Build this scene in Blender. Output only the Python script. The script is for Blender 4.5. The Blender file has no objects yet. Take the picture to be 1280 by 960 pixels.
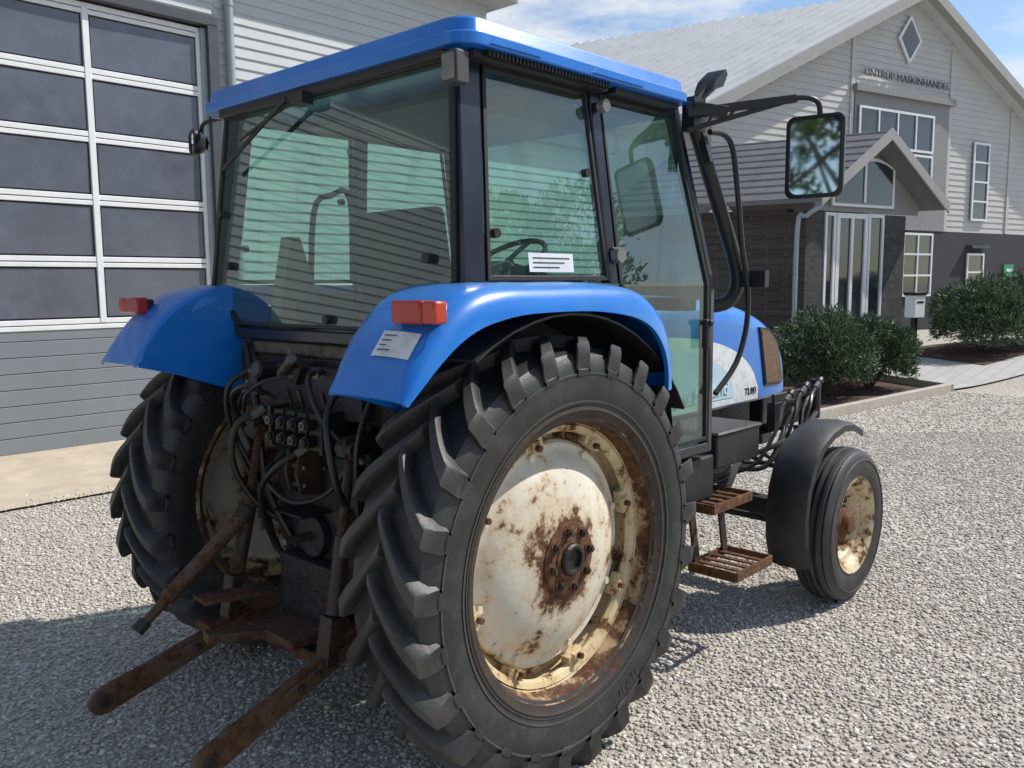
import bpy, math, random
import numpy as np
from mathutils import Vector, Matrix
random.seed(7); rng=np.random.default_rng(7)
scn=bpy.context.scene
scn.view_settings.view_transform='Standard'
V=Vector

# ---------------------------------------------------------------- materials
def newmat(name):
    m=bpy.data.materials.new(name); m.use_nodes=True
    nt=m.node_tree; b=nt.nodes['Principled BSDF']
    return m,nt,b
def N(nt,t,**k):
    n=nt.nodes.new(t)
    for a,v in k.items(): setattr(n,a,v)
    return n
def noise(nt,scale,detail=5,rough=.6,vec=None):
    n=N(nt,'ShaderNodeTexNoise'); n.inputs['Scale'].default_value=scale; n.inputs['Detail'].default_value=detail; n.inputs['Roughness'].default_value=rough
    if vec is None:
        tc=N(nt,'ShaderNodeTexCoord'); vec=tc.outputs['Object']
    nt.links.new(vec,n.inputs['Vector']); return n
def ramp(nt,fac,stops):
    r=N(nt,'ShaderNodeValToRGB'); cr=r.color_ramp
    while len(cr.elements)<len(stops): cr.elements.new(.5)
    for e,(p,c) in zip(cr.elements,stops):
        e.position=p; e.color=(c[0],c[1],c[2],1)
    nt.links.new(fac,r.inputs[0]); return r
def math_(nt,op,a,b=None,c=None):
    n=N(nt,'ShaderNodeMath',operation=op)
    for i,x in enumerate((a,b,c)):
        if x is None: continue
        if isinstance(x,(int,float)): n.inputs[i].default_value=x
        else: nt.links.new(x,n.inputs[i])
    return n.outputs[0]
def bump(nt,b,h,st=.3,dist=.01):
    n=N(nt,'ShaderNodeBump'); n.inputs['Strength'].default_value=st; n.inputs['Distance'].default_value=dist
    nt.links.new(h,n.inputs['Height']); nt.links.new(n.outputs[0],b.inputs['Normal']); return n
def sc(c,k): return tuple(min(1,x*k) for x in c)
def M(name,col,rough=.5,metal=0,var=.15,scale=6,bmp=0,bscale=60,bd=.004,coat=0,dirt=None,dirtpos=(.5,.75),rv=.1,up=None,upk=.5):
    m,nt,b=newmat(name)
    n=noise(nt,scale,6,.65)
    stops=[(.3,sc(col,1-var)),(.7,sc(col,1+var))]
    r=ramp(nt,n.outputs['Fac'],stops); out=r.outputs[0]
    if dirt:
        n2=noise(nt,scale*2.3,8,.7); r2=ramp(nt,n2.outputs['Fac'],[(dirtpos[0],(0,0,0)),(dirtpos[1],(1,1,1))])
        mx=N(nt,'ShaderNodeMixRGB'); nt.links.new(r2.outputs[0],mx.inputs[0]); nt.links.new(out,mx.inputs[1]); mx.inputs[2].default_value=(*dirt,1); out=mx.outputs[0]
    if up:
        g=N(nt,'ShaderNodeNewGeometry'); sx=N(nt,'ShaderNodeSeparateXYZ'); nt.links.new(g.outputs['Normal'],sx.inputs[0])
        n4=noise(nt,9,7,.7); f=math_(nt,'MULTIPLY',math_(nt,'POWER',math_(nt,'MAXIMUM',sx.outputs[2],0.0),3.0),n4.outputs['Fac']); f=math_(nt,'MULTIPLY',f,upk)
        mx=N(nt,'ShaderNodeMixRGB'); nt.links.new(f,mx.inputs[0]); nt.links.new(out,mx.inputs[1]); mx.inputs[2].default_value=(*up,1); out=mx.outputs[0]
    nt.links.new(out,b.inputs['Base Color'])
    mr=N(nt,'ShaderNodeMapRange'); mr.inputs['To Min'].default_value=max(0,rough-rv); mr.inputs['To Max'].default_value=min(1,rough+rv)
    nt.links.new(n.outputs['Fac'],mr.inputs['Value']); nt.links.new(mr.outputs[0],b.inputs['Roughness'])
    b.inputs['Metallic'].default_value=metal; b.inputs['Coat Weight'].default_value=coat; b.inputs['Coat Roughness'].default_value=.12
    if bmp:
        n3=noise(nt,bscale,4,.6); bump(nt,b,n3.outputs['Fac'],bmp,bd)
    return m
RR=.759
def rustmat(name,paint,amount=.5,scale=7,radial=None,rcs=1.0,stain=(.48,.30,.12)):
    m,nt,b=newmat(name)
    n=noise(nt,scale,9,.72); fac=n.outputs['Fac']
    if radial:
        tc=N(nt,'ShaderNodeTexCoord'); s=N(nt,'ShaderNodeSeparateXYZ'); nt.links.new(tc.outputs['Object'],s.inputs[0])
        zz=math_(nt,'SUBTRACT',s.outputs[2],RR); rr=math_(nt,'SQRT',math_(nt,'ADD',math_(nt,'MULTIPLY',s.outputs[0],s.outputs[0]),math_(nt,'MULTIPLY',zz,zz)))
        mr=N(nt,'ShaderNodeMapRange'); mr.interpolation_type='SMOOTHSTEP'; mr.inputs['From Min'].default_value=radial[0]-radial[1]; mr.inputs['From Max'].default_value=radial[0]+radial[1]; mr.inputs['To Min'].default_value=radial[2]; mr.inputs['To Max'].default_value=0
        nt.links.new(rr,mr.inputs['Value']); fac=math_(nt,'ADD',fac,mr.outputs[0])
        mr2=N(nt,'ShaderNodeMapRange'); mr2.inputs['From Min'].default_value=.37; mr2.inputs['From Max'].default_value=.41; mr2.inputs['To Min'].default_value=0; mr2.inputs['To Max'].default_value=.10
        nt.links.new(rr,mr2.inputs['Value']); fac=math_(nt,'ADD',fac,mr2.outputs[0])
    a=1-amount; w=.07
    mask=ramp(nt,fac,[(.3+.4*a-w/2,(0,0,0)),(.3+.4*a+w/2,(1,1,1))])
    n2=noise(nt,35,6,.7)
    rc=ramp(nt,n2.outputs['Fac'],[(.3,sc((.035,.015,.009),rcs)),(.5,sc((.10,.042,.018),rcs)),(.72,sc((.22,.10,.042),rcs))])
    n4=noise(nt,3.5,5,.7)
    pc=ramp(nt,n4.outputs['Fac'],[(.35,sc(paint,.8)),(.6,paint)])
    mx=N(nt,'ShaderNodeMixRGB'); nt.links.new(mask.outputs[0],mx.inputs[0]); nt.links.new(rc.outputs[0],mx.inputs[2])
    st=ramp(nt,fac,[(.3+.4*a-.16,(0,0,0)),(.3+.4*a+.0,(.65,.65,.65))])
    mx0=N(nt,'ShaderNodeMixRGB'); nt.links.new(st.outputs[0],mx0.inputs[0]); nt.links.new(pc.outputs[0],mx0.inputs[1]); mx0.inputs[2].default_value=(*stain,1)
    nt.links.new(mx0.outputs[0],mx.inputs[1])
    n5=noise(nt,28,5,.75); sp_=ramp(nt,n5.outputs['Fac'],[(.62,(0,0,0)),(.67,(.9,.9,.9))]); mx3=N(nt,'ShaderNodeMixRGB'); nt.links.new(sp_.outputs[0],mx3.inputs[0]); nt.links.new(mx.outputs[0],mx3.inputs[1]); mx3.inputs[2].default_value=(.13*rcs,.055*rcs,.022*rcs,1)
    nt.links.new(mx3.outputs[0],b.inputs['Base Color'])
    mr=N(nt,'ShaderNodeMapRange'); mr.inputs['To Min'].default_value=.5; mr.inputs['To Max'].default_value=.92
    nt.links.new(mask.outputs[0],mr.inputs['Value']); nt.links.new(mr.outputs[0],b.inputs['Roughness'])
    bump(nt,b,n2.outputs['Fac'],.35,.004)
    return m
def glassmat(name,tint,refl=.03,gain=1.0,dust=(.01,.07)):
    m=bpy.data.materials.new(name); m.use_nodes=True; nt=m.node_tree; nt.nodes.clear()
    o=N(nt,'ShaderNodeOutputMaterial'); mx=N(nt,'ShaderNodeMixShader'); t=N(nt,'ShaderNodeBsdfTransparent'); g=N(nt,'ShaderNodeBsdfGlossy')
    t.inputs[0].default_value=(*tint,1); g.inputs['Roughness'].default_value=0; g.inputs['Color'].default_value=(.90,.97,.95,1)
    ge=N(nt,'ShaderNodeNewGeometry'); dp=N(nt,'ShaderNodeVectorMath',operation='DOT_PRODUCT'); nt.links.new(ge.outputs['Normal'],dp.inputs[0]); nt.links.new(ge.outputs['Incoming'],dp.inputs[1])
    c=math_(nt,'ABSOLUTE',dp.outputs['Value']); f=math_(nt,'POWER',math_(nt,'SUBTRACT',1.0,c),4.5)
    f=math_(nt,'MULTIPLY_ADD',f,gain,.04*2+refl); f=math_(nt,'MINIMUM',f,1.0)
    nt.links.new(f,mx.inputs[0]); nt.links.new(t.outputs[0],mx.inputs[1]); nt.links.new(g.outputs[0],mx.inputs[2])
    d=N(nt,'ShaderNodeBsdfDiffuse'); d.inputs[0].default_value=(.28,.37,.33,1)
    n=noise(nt,3.5,8,.72); r=ramp(nt,n.outputs['Fac'],[(.32,(dust[0],)*3),(.75,(dust[1],)*3)])
    m2=N(nt,'ShaderNodeMixShader'); nt.links.new(r.outputs[0],m2.inputs[0]); nt.links.new(mx.outputs[0],m2.inputs[1]); nt.links.new(d.outputs[0],m2.inputs[2])
    nt.links.new(m2.outputs[0],o.inputs[0]); return m

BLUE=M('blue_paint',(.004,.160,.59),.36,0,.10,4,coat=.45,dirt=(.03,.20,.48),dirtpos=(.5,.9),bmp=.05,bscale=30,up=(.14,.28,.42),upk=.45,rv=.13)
NAVY=M('dark_frame_paint',(.006,.009,.020),.35,0,.2,5,coat=.3,dirt=(.03,.032,.038),dirtpos=(.55,.9),up=(.10,.10,.10))
CAST=M('grimy_casting',(.009,.013,.026),.5,.1,.4,9,bmp=.6,bscale=40,bd=.010,dirt=(.055,.040,.028),dirtpos=(.42,.72),up=(.10,.085,.065))
BLACK=M('black_plastic',(.014,.014,.015),.5,0,.2,9,dirt=(.04,.038,.035),dirtpos=(.5,.9),up=(.12,.115,.10))
SATIN=M('satin_black',(.010,.010,.011),.42,0,.2,9)
GREASE=M('greasy_iron',(.015,.014,.013),.5,.2,.4,12,bmp=.5,bscale=45,bd=.01,dirt=(.06,.046,.033),dirtpos=(.5,.85),up=(.12,.10,.075))
RUBBER=M('black_rubber',(.012,.012,.012),.55,0,.2,12)
HOSE=M('hose_rubber',(.012,.012,.012),.38,0,.2,15,up=(.08,.075,.07))
def tyremat():
    m,nt,b=newmat('tyre_rubber')
    n=noise(nt,5,8,.72); r=ramp(nt,n.outputs['Fac'],[(.32,(.016,.016,.017)),(.50,(.025,.025,.025)),(.75,(.066,.063,.058))])
    n2=noise(nt,70,5,.7); mx=N(nt,'ShaderNodeMixRGB',blend_type='MULTIPLY'); mx.inputs[0].default_value=.7
    r2=ramp(nt,n2.outputs['Fac'],[(.3,(.6,.6,.6)),(.7,(1.35,1.35,1.35))]); nt.links.new(r.outputs[0],mx.inputs[1]); nt.links.new(r2.outputs[0],mx.inputs[2])
    g=N(nt,'ShaderNodeNewGeometry'); pr=ramp(nt,g.outputs['Pointiness'],[(.52,(0,0,0)),(.60,(.5,.5,.5))]); m3=N(nt,'ShaderNodeMixRGB'); nt.links.new(pr.outputs[0],m3.inputs[0]); nt.links.new(mx.outputs[0],m3.inputs[1]); m3.inputs[2].default_value=(.11,.105,.098,1)
    nt.links.new(m3.outputs[0],b.inputs['Base Color']); b.inputs['Roughness'].default_value=.48
    n3=noise(nt,16,8,.75); h=math_(nt,'ADD',n2.outputs['Fac'],n3.outputs['Fac']); bump(nt,b,h,.3,.005); return m
TYRE=tyremat()
CREAM=rustmat('cream_paint_rusty',(.72,.68,.57),.20,7,radial=(.16,.09,.18))
RIMM=rustmat('rim_paint_rusty',(.68,.57,.36),.34,9)
RUST=rustmat('rusty_steel',(.08,.036,.018),.85,8,stain=(.15,.08,.04))
RIMR=rustmat('rim_edge_rust',(.46,.33,.18),.60,8,rcs=.8,stain=(.28,.16,.075))
ARMR=rustmat('arm_rust',(.095,.058,.036),.5,10,rcs=.85,stain=(.12,.065,.035))
DKRUST=rustmat('dark_rusty_steel',(.028,.020,.016),.4,10,rcs=.55,stain=(.04,.026,.018))
STEEL=M('worn_steel',(.15,.14,.125),.45,.8,.25,20)
GLASS=glassmat('cab_glass',(.52,.75,.67),.035,1.3,(.02,.12))
MIRR=M('mirror_glass',(.50,.56,.57),.03,1,.02,5,rv=.02)
RED=M('red_lens',(.36,.014,.006),.22,0,.1,20,coat=.5)
ORANGE=M('orange_lens',(.46,.035,.008),.22,0,.1,20,coat=.5)
LENS=M('grey_lens',(.16,.15,.135),.25,0,.1,20,coat=.5)
WHITE=M('white_decal',(.72,.74,.74),.35,0,.05,8,dirt=(.4,.42,.42))
PALE=M('pale_blue_decal',(.48,.65,.76),.35,0,.08,8)
PALEL=M('pale_lettering',(.70,.77,.81),.35,0,.05,8)
INKB=M('black_ink',(.01,.01,.012),.4)
CLOTH=M('seat_cloth',(.022,.022,.026),.9,0,.3,20,bmp=.3)
BEIGE=M('cab_trim_beige',(.30,.26,.18),.7,0,.15,6)
DBEIGE=M('dirty_beige_panel',(.13,.11,.08),.75,0,.25,9,dirt=(.03,.026,.02),dirtpos=(.4,.7))
GREYP=M('grey_plastic',(.05,.052,.055),.55,0,.2,8)

# ---------------------------------------------------------------- mesh builder
class MB:
    def __init__(s): s.v=[]; s.f=[]; s.m=[]; s.mats=[]
    def mi(s,mat):
        if mat not in s.mats: s.mats.append(mat)
        return s.mats.index(mat)
    def add(s,vs,fs,mat):
        o=len(s.v); s.v+= [tuple(v) for v in vs]; k=s.mi(mat)
        for f in fs: s.f.append(tuple(i+o for i in f)); s.m.append(k)
        return s
    def box(s,c,d,mat,rot=None,taper=1):
        x,y,z=d[0]/2,d[1]/2,d[2]/2; t=taper
        vs=[V((-x,-y,-z)),V((x,-y,-z)),V((x,y,-z)),V((-x,y,-z)),V((-x*t,-y*t,z)),V((x*t,-y*t,z)),V((x*t,y*t,z)),V((-x*t,y*t,z))]
        if rot is not None: vs=[rot@v for v in vs]
        c=V(c); vs=[v+c for v in vs]
        return s.add(vs,[(0,3,2,1),(4,5,6,7),(0,1,5,4),(1,2,6,5),(2,3,7,6),(3,0,4,7)],mat)
    def bar(s,a,b,w,h,mat,up=(0,0,1)):
        a,b=V(a),V(b); d=b-a; L=d.length; x=d.normalized(); u=V(up)
        if abs(x.dot(u))>.98: u=V((0,1,0))
        y=u.cross(x).normalized(); z=x.cross(y)
        R=Matrix((x,y,z)).transposed()
        return s.box((a+b)/2,(L,w,h),mat,R)
    def cyl(s,a,b,r,mat,n=16,r2=None,cap=True):
        a,b=V(a),V(b); r2=r if r2 is None else r2; d=(b-a).normalized()
        t=V((0,0,1)) if abs(d.z)<.9 else V((1,0,0)); e=d.cross(t).normalized(); g=d.cross(e)
        vs=[];fs=[]
        for i in range(n):
            q=2*math.pi*i/n; w=e*math.cos(q)+g*math.sin(q); vs+= [a+w*r,b+w*r2]
        for i in range(n):
            j=(i+1)%n; fs.append((2*i,2*i+1,2*j+1,2*j))
        if cap: fs.append(tuple(2*i for i in range(n))); fs.append(tuple(2*i+1 for i in reversed(range(n))))
        return s.add(vs,fs,mat)
    def tube(s,pts,r,mat,n=10,smooth=4,cap=True):
        P=[V(p) for p in pts]
        if smooth>1 and len(P)>2:
            Q=[]
            for i in range(len(P)-1):
                p0=P[max(0,i-1)];p1=P[i];p2=P[i+1];p3=P[min(len(P)-1,i+2)]
                for k in range(smooth):
                    t=k/smooth
                    Q.append(.5*((2*p1)+(-p0+p2)*t+(2*p0-5*p1+4*p2-p3)*t*t+(-p0+3*p1-3*p2+p3)*t**3))
            Q.append(P[-1]); P=Q
        rs=r if isinstance(r,(list,tuple)) else None
        vs=[];fs=[]; d=(P[1]-P[0]).normalized(); t=V((0,0,1)) if abs(d.z)<.9 else V((1,0,0)); e=d.cross(t).normalized()
        for i,p in enumerate(P):
            if i==0: d=(P[1]-P[0])
            elif i==len(P)-1: d=P[-1]-P[-2]
            else: d=P[i+1]-P[i-1]
            d=d.normalized(); e=(e-d*e.dot(d)).normalized(); g=d.cross(e)
            rr=r if rs is None else rs[0]+(rs[1]-rs[0])*i/(len(P)-1)
            for k in range(n):
                q=2*math.pi*k/n; vs.append(p+(e*math.cos(q)+g*math.sin(q))*rr)
        for i in range(len(P)-1):
            for k in range(n):
                j=(k+1)%n; fs.append((i*n+k,i*n+j,(i+1)*n+j,(i+1)*n+k))
        if cap: fs.append(tuple(reversed(range(n)))); fs.append(tuple(range((len(P)-1)*n,len(P)*n)))
        return s.add(vs,fs,mat)
    def loft(s,loops,mat,cap0=True,cap1=True,closed=True):
        n=len(loops[0]); vs=[p for l in loops for p in l]; fs=[]
        for i in range(len(loops)-1):
            for k in range(n if closed else n-1):
                j=(k+1)%n; fs.append((i*n+k,i*n+j,(i+1)*n+j,(i+1)*n+k))
        if cap0: fs.append(tuple(reversed(range(n))))
        if cap1: fs.append(tuple(range((len(loops)-1)*n,len(loops)*n)))
        return s.add(vs,fs,mat)
    def prism(s,poly,a,b,mat):
        a,b=V(a),V(b); return s.loft([[V(p)+a for p in poly],[V(p)+b for p in poly]],mat)
    def lathe(s,prof,c,mat,n=72,sgn=1):
        vs=[];fs=[]; m=len(prof)
        for i in range(n):
            q=2*math.pi*i/n
            for r,h in prof: vs.append((c[0]+r*math.cos(q),c[1]+sgn*h,c[2]+r*math.sin(q)))
        for i in range(n):
            j=(i+1)%n
            for k in range(m-1): fs.append((i*m+k,j*m+k,j*m+k+1,i*m+k+1))
        return s.add(vs,fs,mat)
    def text(s,body,size,org,xd,yd,mat,depth=.004,width=None,fn=None,bold=0):
        cu=bpy.data.curves.new('t','FONT'); cu.body=body; cu.size=size; cu.extrude=depth/2; cu.align_x='CENTER'; cu.align_y='CENTER'; cu.offset=bold
        ob=bpy.data.objects.new('t',cu); scn.collection.objects.link(ob); bpy.context.view_layer.update()
        me=ob.to_mesh(); vs=[v.co.copy() for v in me.vertices]; fs=[tuple(p.vertices) for p in me.polygons]; ob.to_mesh_clear()
        bpy.data.objects.remove(ob); bpy.data.curves.remove(cu)
        k=1
        if width:
            w=max(v.x for v in vs)-min(v.x for v in vs); k=width/w
        xd,yd=V(xd),V(yd); zd=xd.cross(yd)
        if fn: vs=[fn(v.x*k,v.y,v.z) for v in vs]
        else: vs=[V(org)+xd*v.x*k+yd*v.y+zd*v.z for v in vs]
        return s.add(vs,fs,mat)
    def obj(s,name,parent=None,bevel=0,ang=35,label=None,seg=2):
        me=bpy.data.meshes.new(name); me.from_pydata(s.v,[],s.f)
        for m in s.mats: me.materials.append(m)
        me.polygons.foreach_set('material_index',s.m)
        import bmesh
        bm=bmesh.new(); bm.from_mesh(me); bmesh.ops.recalc_face_normals(bm,faces=bm.faces); bm.to_mesh(me); bm.free()
        me.polygons.foreach_set('use_smooth',[True]*len(me.polygons))
        me.set_sharp_from_angle(angle=math.radians(ang)); me.update()
        o=bpy.data.objects.new(name,me); scn.collection.objects.link(o)
        if parent is not None: setpar(o,parent)
        if bevel:
            b=o.modifiers.new('bev','BEVEL'); b.width=bevel; b.segments=seg; b.limit_method='ANGLE'; b.angle_limit=math.radians(40)
        if label: o['label']=label
        return o
def setpar(o,p):
    bpy.context.view_layer.update()
    o.parent=p; o.matrix_parent_inverse=p.matrix_world.inverted()
def thing(name,loc,label,cat,group=None):
    e=bpy.data.objects.new(name,None); e.empty_display_size=.2; e.location=loc; scn.collection.objects.link(e)
    e['label']=label; e['category']=cat
    if group: e['group']=group
    bpy.context.view_layer.update(); return e

# ================================================================ TRACTOR
T=thing('tractor',(1,0,0),'used blue farm tractor with rusty cream rims on gravel','tractor')
def rear_tyre(yc,sgn):
    mb=MB(); c=(0,yc,RR)
    hw=.168
    prof=[(.475,-.135),(.50,-.150),(.53,-.158),(.56,-.168),(.60,-.176),(.65,-.174),(.685,-.166),(.705,-.150),(.714,-.10),(.718,0)]
    prof=prof+[(r,-h) for r,h in reversed(prof[:-1])]
    mb.lathe(prof,c,TYRE,120)
    for rr,hh in ((.525,.157),(.545,.164),(.640,.1745)):
        mb.lathe([(rr-.004,hh-.006),(rr-.003,hh+.003),(rr+.003,hh+.004),(rr+.005,hh-.006)],c,TYRE,96,sgn=sgn)
    nl=25; wr=random.Random(5)
    for side in (-1,1):
        for i in range(nl):
            ph0=2*math.pi*(i+(.5 if side>0 else 0))/nl
            path=[]; K=11; wear=wr.uniform(-.004,.002)
            for k in range(K):
                t=k/(K-1); y=-.016+ (hw+.016+.006)*t
                ph=ph0+.30*(t**.88)
                top=.761+wear if t<.6 else .761+wear-.016*((t-.6)/.4)**2
                path.append((y,ph,top,.700 if t<.75 else .66,.0150+.010*t,.027+.010*t))
            path.append((hw+.013,ph0+.304,.722,.655,.024,.034)); path.append((hw+.013,ph0+.308,.690,.64,.019,.028)); path.append((hw+.009,ph0+.310,.655,.63,.010,.018))
            loops=[]
            for (y,ph,rt,rb,wt,wb) in path:
                L=[]
                for (r,w) in ((rb,-wb),(rb+(rt-rb)*.45,-wb*.62-wt*.38),(rt-.008,-wt-.003),(rt,-wt+.004),(rt,wt-.004),(rt-.008,wt+.003),(rb+(rt-rb)*.45,wb*.62+wt*.38),(rb,wb)):
                    a=ph+w/RR*1.2
                    L.append((c[0]+r*math.cos(a),c[1]+side*y,c[2]+r*math.sin(a)))
                loops.append(L)
            mb.loft(loops,TYRE)
    ysd=c[1]+sgn*.1735
    if sgn<0:
        def fnA(a0):
            return lambda x,y,z:(c[0]+(.598+y)*math.cos(a0-x/.598),ysd-z,c[2]+(.598+y)*math.sin(a0-x/.598))
        for a0 in (-62,): mb.text('13.6R38',.038,None,(1,0,0),(0,1,0),TYRE,.009,fn=fnA(math.radians(a0)))
    return mb
def rear_rim(yc,sgn):
    mb=MB(); c=(0,yc,RR)
    mb.lathe([(.50,-.16),(.515,-.155),(.513,-.145),(.485,-.14),(.475,-.11),(.46,-.09),(.452,-.03)],c,RIMR,96,sgn=sgn)
    mb.lathe([(.452,-.03),(.455,.0),(.455,.06),(.460,.07),(.463,.080)],c,RIMM,96,sgn=sgn)
    mb.lathe([(.463,.080),(.48,.125),(.487,.148)],c,RIMR,96,sgn=sgn)
    mb.lathe([(.487,.148),(.505,.155),(.516,.163),(.523,.161),(.525,.152),(.515,.14)],c,DKRUST,96,sgn=sgn)
    mb.lathe([(.456,.075),(.437,.066),(.43,.05),(.437,.035),(.456,.03)],c,RIMM,96,sgn=sgn)
    mb.lathe([(.454,-.02),(.43,-.015),(.40,-.01)],c,RIMM,96,sgn=sgn)
    for i in range(8):
        a=2*math.pi*(i+.35)/8; u=V((math.cos(a),0,math.sin(a))); t=V((-math.sin(a),0,math.cos(a)))
        R=Matrix((u,V((0,1,0)),t)).transposed()
        mb.box(V(c)+u*.428+V((0,sgn*.046,0)),(.055,.04,.085),RIMM,R,taper=.8)
        mb.box(V(c)+u*.415+V((0,sgn*.067,0)),(.032,.018,.040),RIMM,R)
        mb.cyl(V(c)+u*.41+V((0,sgn*.07,0)),V(c)+u*.41+V((0,sgn*.095,0)),.011,RUST,6)
    return mb
def rear_disc(yc,sgn):
    mb=MB(); c=(0,yc,RR)
    mb.lathe([(.398,-.02),(.404,.0),(.400,.022),(.389,.032),(.375,.029),(.362,.033),(.345,.047),(.32,.066),(.29,.083),(.25,.098),(.20,.110),(.165,.115),(.150,.118),(.12,.118)],c,CREAM,96,sgn=sgn)
    mb.lathe([(.128,.10),(.128,.123),(.123,.126),(.075,.127),(.072,.132),(.058,.134)],c,RUST,48,sgn=sgn)
    mb.lathe([(.056,.12),(.056,.141),(.050,.148),(.040,.148),(.038,.133),(.0005,.131)],c,GREASE,32,sgn=sgn)
    for i in range(8):
        a=2*math.pi*(i+.2)/8; u=V((math.cos(a),0,math.sin(a)))
        p=V(c)+u*.100
        mb.cyl(p+V((0,sgn*.125,0)),p+V((0,sgn*.130,0)),.021,RUST,16); mb.cyl(p+V((0,sgn*.130,0)),p+V((0,sgn*.144,0)),.015,DKRUST,6); mb.cyl(p+V((0,sgn*.144,0)),p+V((0,sgn*.151,0)),.008,DKRUST,8)
    for i in range(8):
        a=2*math.pi*(i+.35)/8; u=V((math.cos(a),0,math.sin(a))); p=V(c)+u*.368
        mb.cyl(p+V((0,sgn*.025,0)),p+V((0,sgn*.047,0)),.015,CREAM,6)
    return mb
for sgn in (-1,1):
    yc=sgn*.832
    w=rear_rim(yc,sgn).obj('wheel',T,label='large rear wheel with rusty rim and lugged tyre')
    rear_tyre(yc,sgn).obj('tyre',w,ang=32)
    rear_disc(yc,sgn).obj('wheel_disc',w,ang=30)
# ---------- front wheels ----------
WB=2.26; RF=.41
FCREAM=rustmat('front_rim_paint',(.62,.54,.38),.40,12)
for sgn in (-1,1):
    yc=sgn*.985; c=(WB,yc,RF); mb=MB()
    prof=[(.235,-.075),(.25,-.085),(.29,-.098),(.335,-.103),(.365,-.098),(.385,-.088),(.395,-.078),(.390,-.070),(.402,-.062),(.404,-.045),(.395,-.040),(.395,-.030),(.407,-.026),(.410,-.012),(.400,-.008),(.400,.0)]
    prof=prof+[(r,-h) for r,h in reversed(prof[:-1])]
    t=MB().lathe(prof,c,TYRE,96)
    for rr,hh in ((.262,.090),(.35,.1025)):
        t.lathe([(rr-.004,hh-.006),(rr-.002,hh+.003),(rr+.002,hh+.003),(rr+.005,hh-.006)],c,TYRE,80,sgn=sgn)
    mb.lathe([(.225,-.09),(.252,-.092),(.25,-.08),(.225,-.07),(.205,-.05),(.20,.02),(.21,.05),(.228,.075),(.248,.088),(.256,.094),(.258,.088),(.245,.078)],c,FCREAM,72,sgn=sgn)
    mb.lathe([(.204,.03),(.19,.025),(.17,-.01),(.14,-.03),(.11,-.02),(.09,-.01)],c,FCREAM,60,sgn=sgn)
    mb.lathe([(.10,-.04),(.10,.015),(.085,.03),(.06,.035),(.055,.06),(.045,.07),(.0005,.072)],c,RUST,32,sgn=sgn)
    for i in range(6):
        a=2*math.pi*i/6; p=V(c)+V((math.cos(a),0,math.sin(a)))*.125
        mb.cyl(p+V((0,sgn*-.03,0)),p+V((0,sgn*.012,0)),.014,RUST,6)
    w=mb.obj('wheel',T,label='small front wheel with ribbed tyre and rusty rim'); t.obj('tyre',w,ang=28)
    g=MB(); path=[(1.82,.27),(1.775,.40),(1.765,.52),(1.79,.66),(1.85,.78),(1.94,.865),(2.07,.92),(2.22,.945),(2.36,.93),(2.48,.885)]
    yi,yo=.80,1.015
    L=[]
    for k,(x,z) in enumerate(path):
        dx,dz=WB-x,RF+.05-z; l=math.hypot(dx,dz); dx/=l;dz/=l
        pts=[(yi-.0,.03),(yi+.005,.0),(yi+.03,-.014),((yi+yo)/2,-.022),(yo-.03,-.014),(yo,.0),(yo+.004,.032),(yo-.004,.032),(yo-.012,.008),((yi+yo)/2,-.012),(yi+.03,-.004),(yi+.012,.03)]
        L.append([(x+dx*o,sgn*y,z+dz*o) for y,o in pts])
    g.loft(L,BLACK)
    g.bar((WB-.1,sgn*.78,.45),(WB-.1,sgn*.78,.93),.03,.03,GREASE); g.bar((WB-.1,sgn*.78,.92),(WB-.1,sgn*1.0,.925),.03,.02,GREASE)
    g.obj('mudguard',T)

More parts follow.
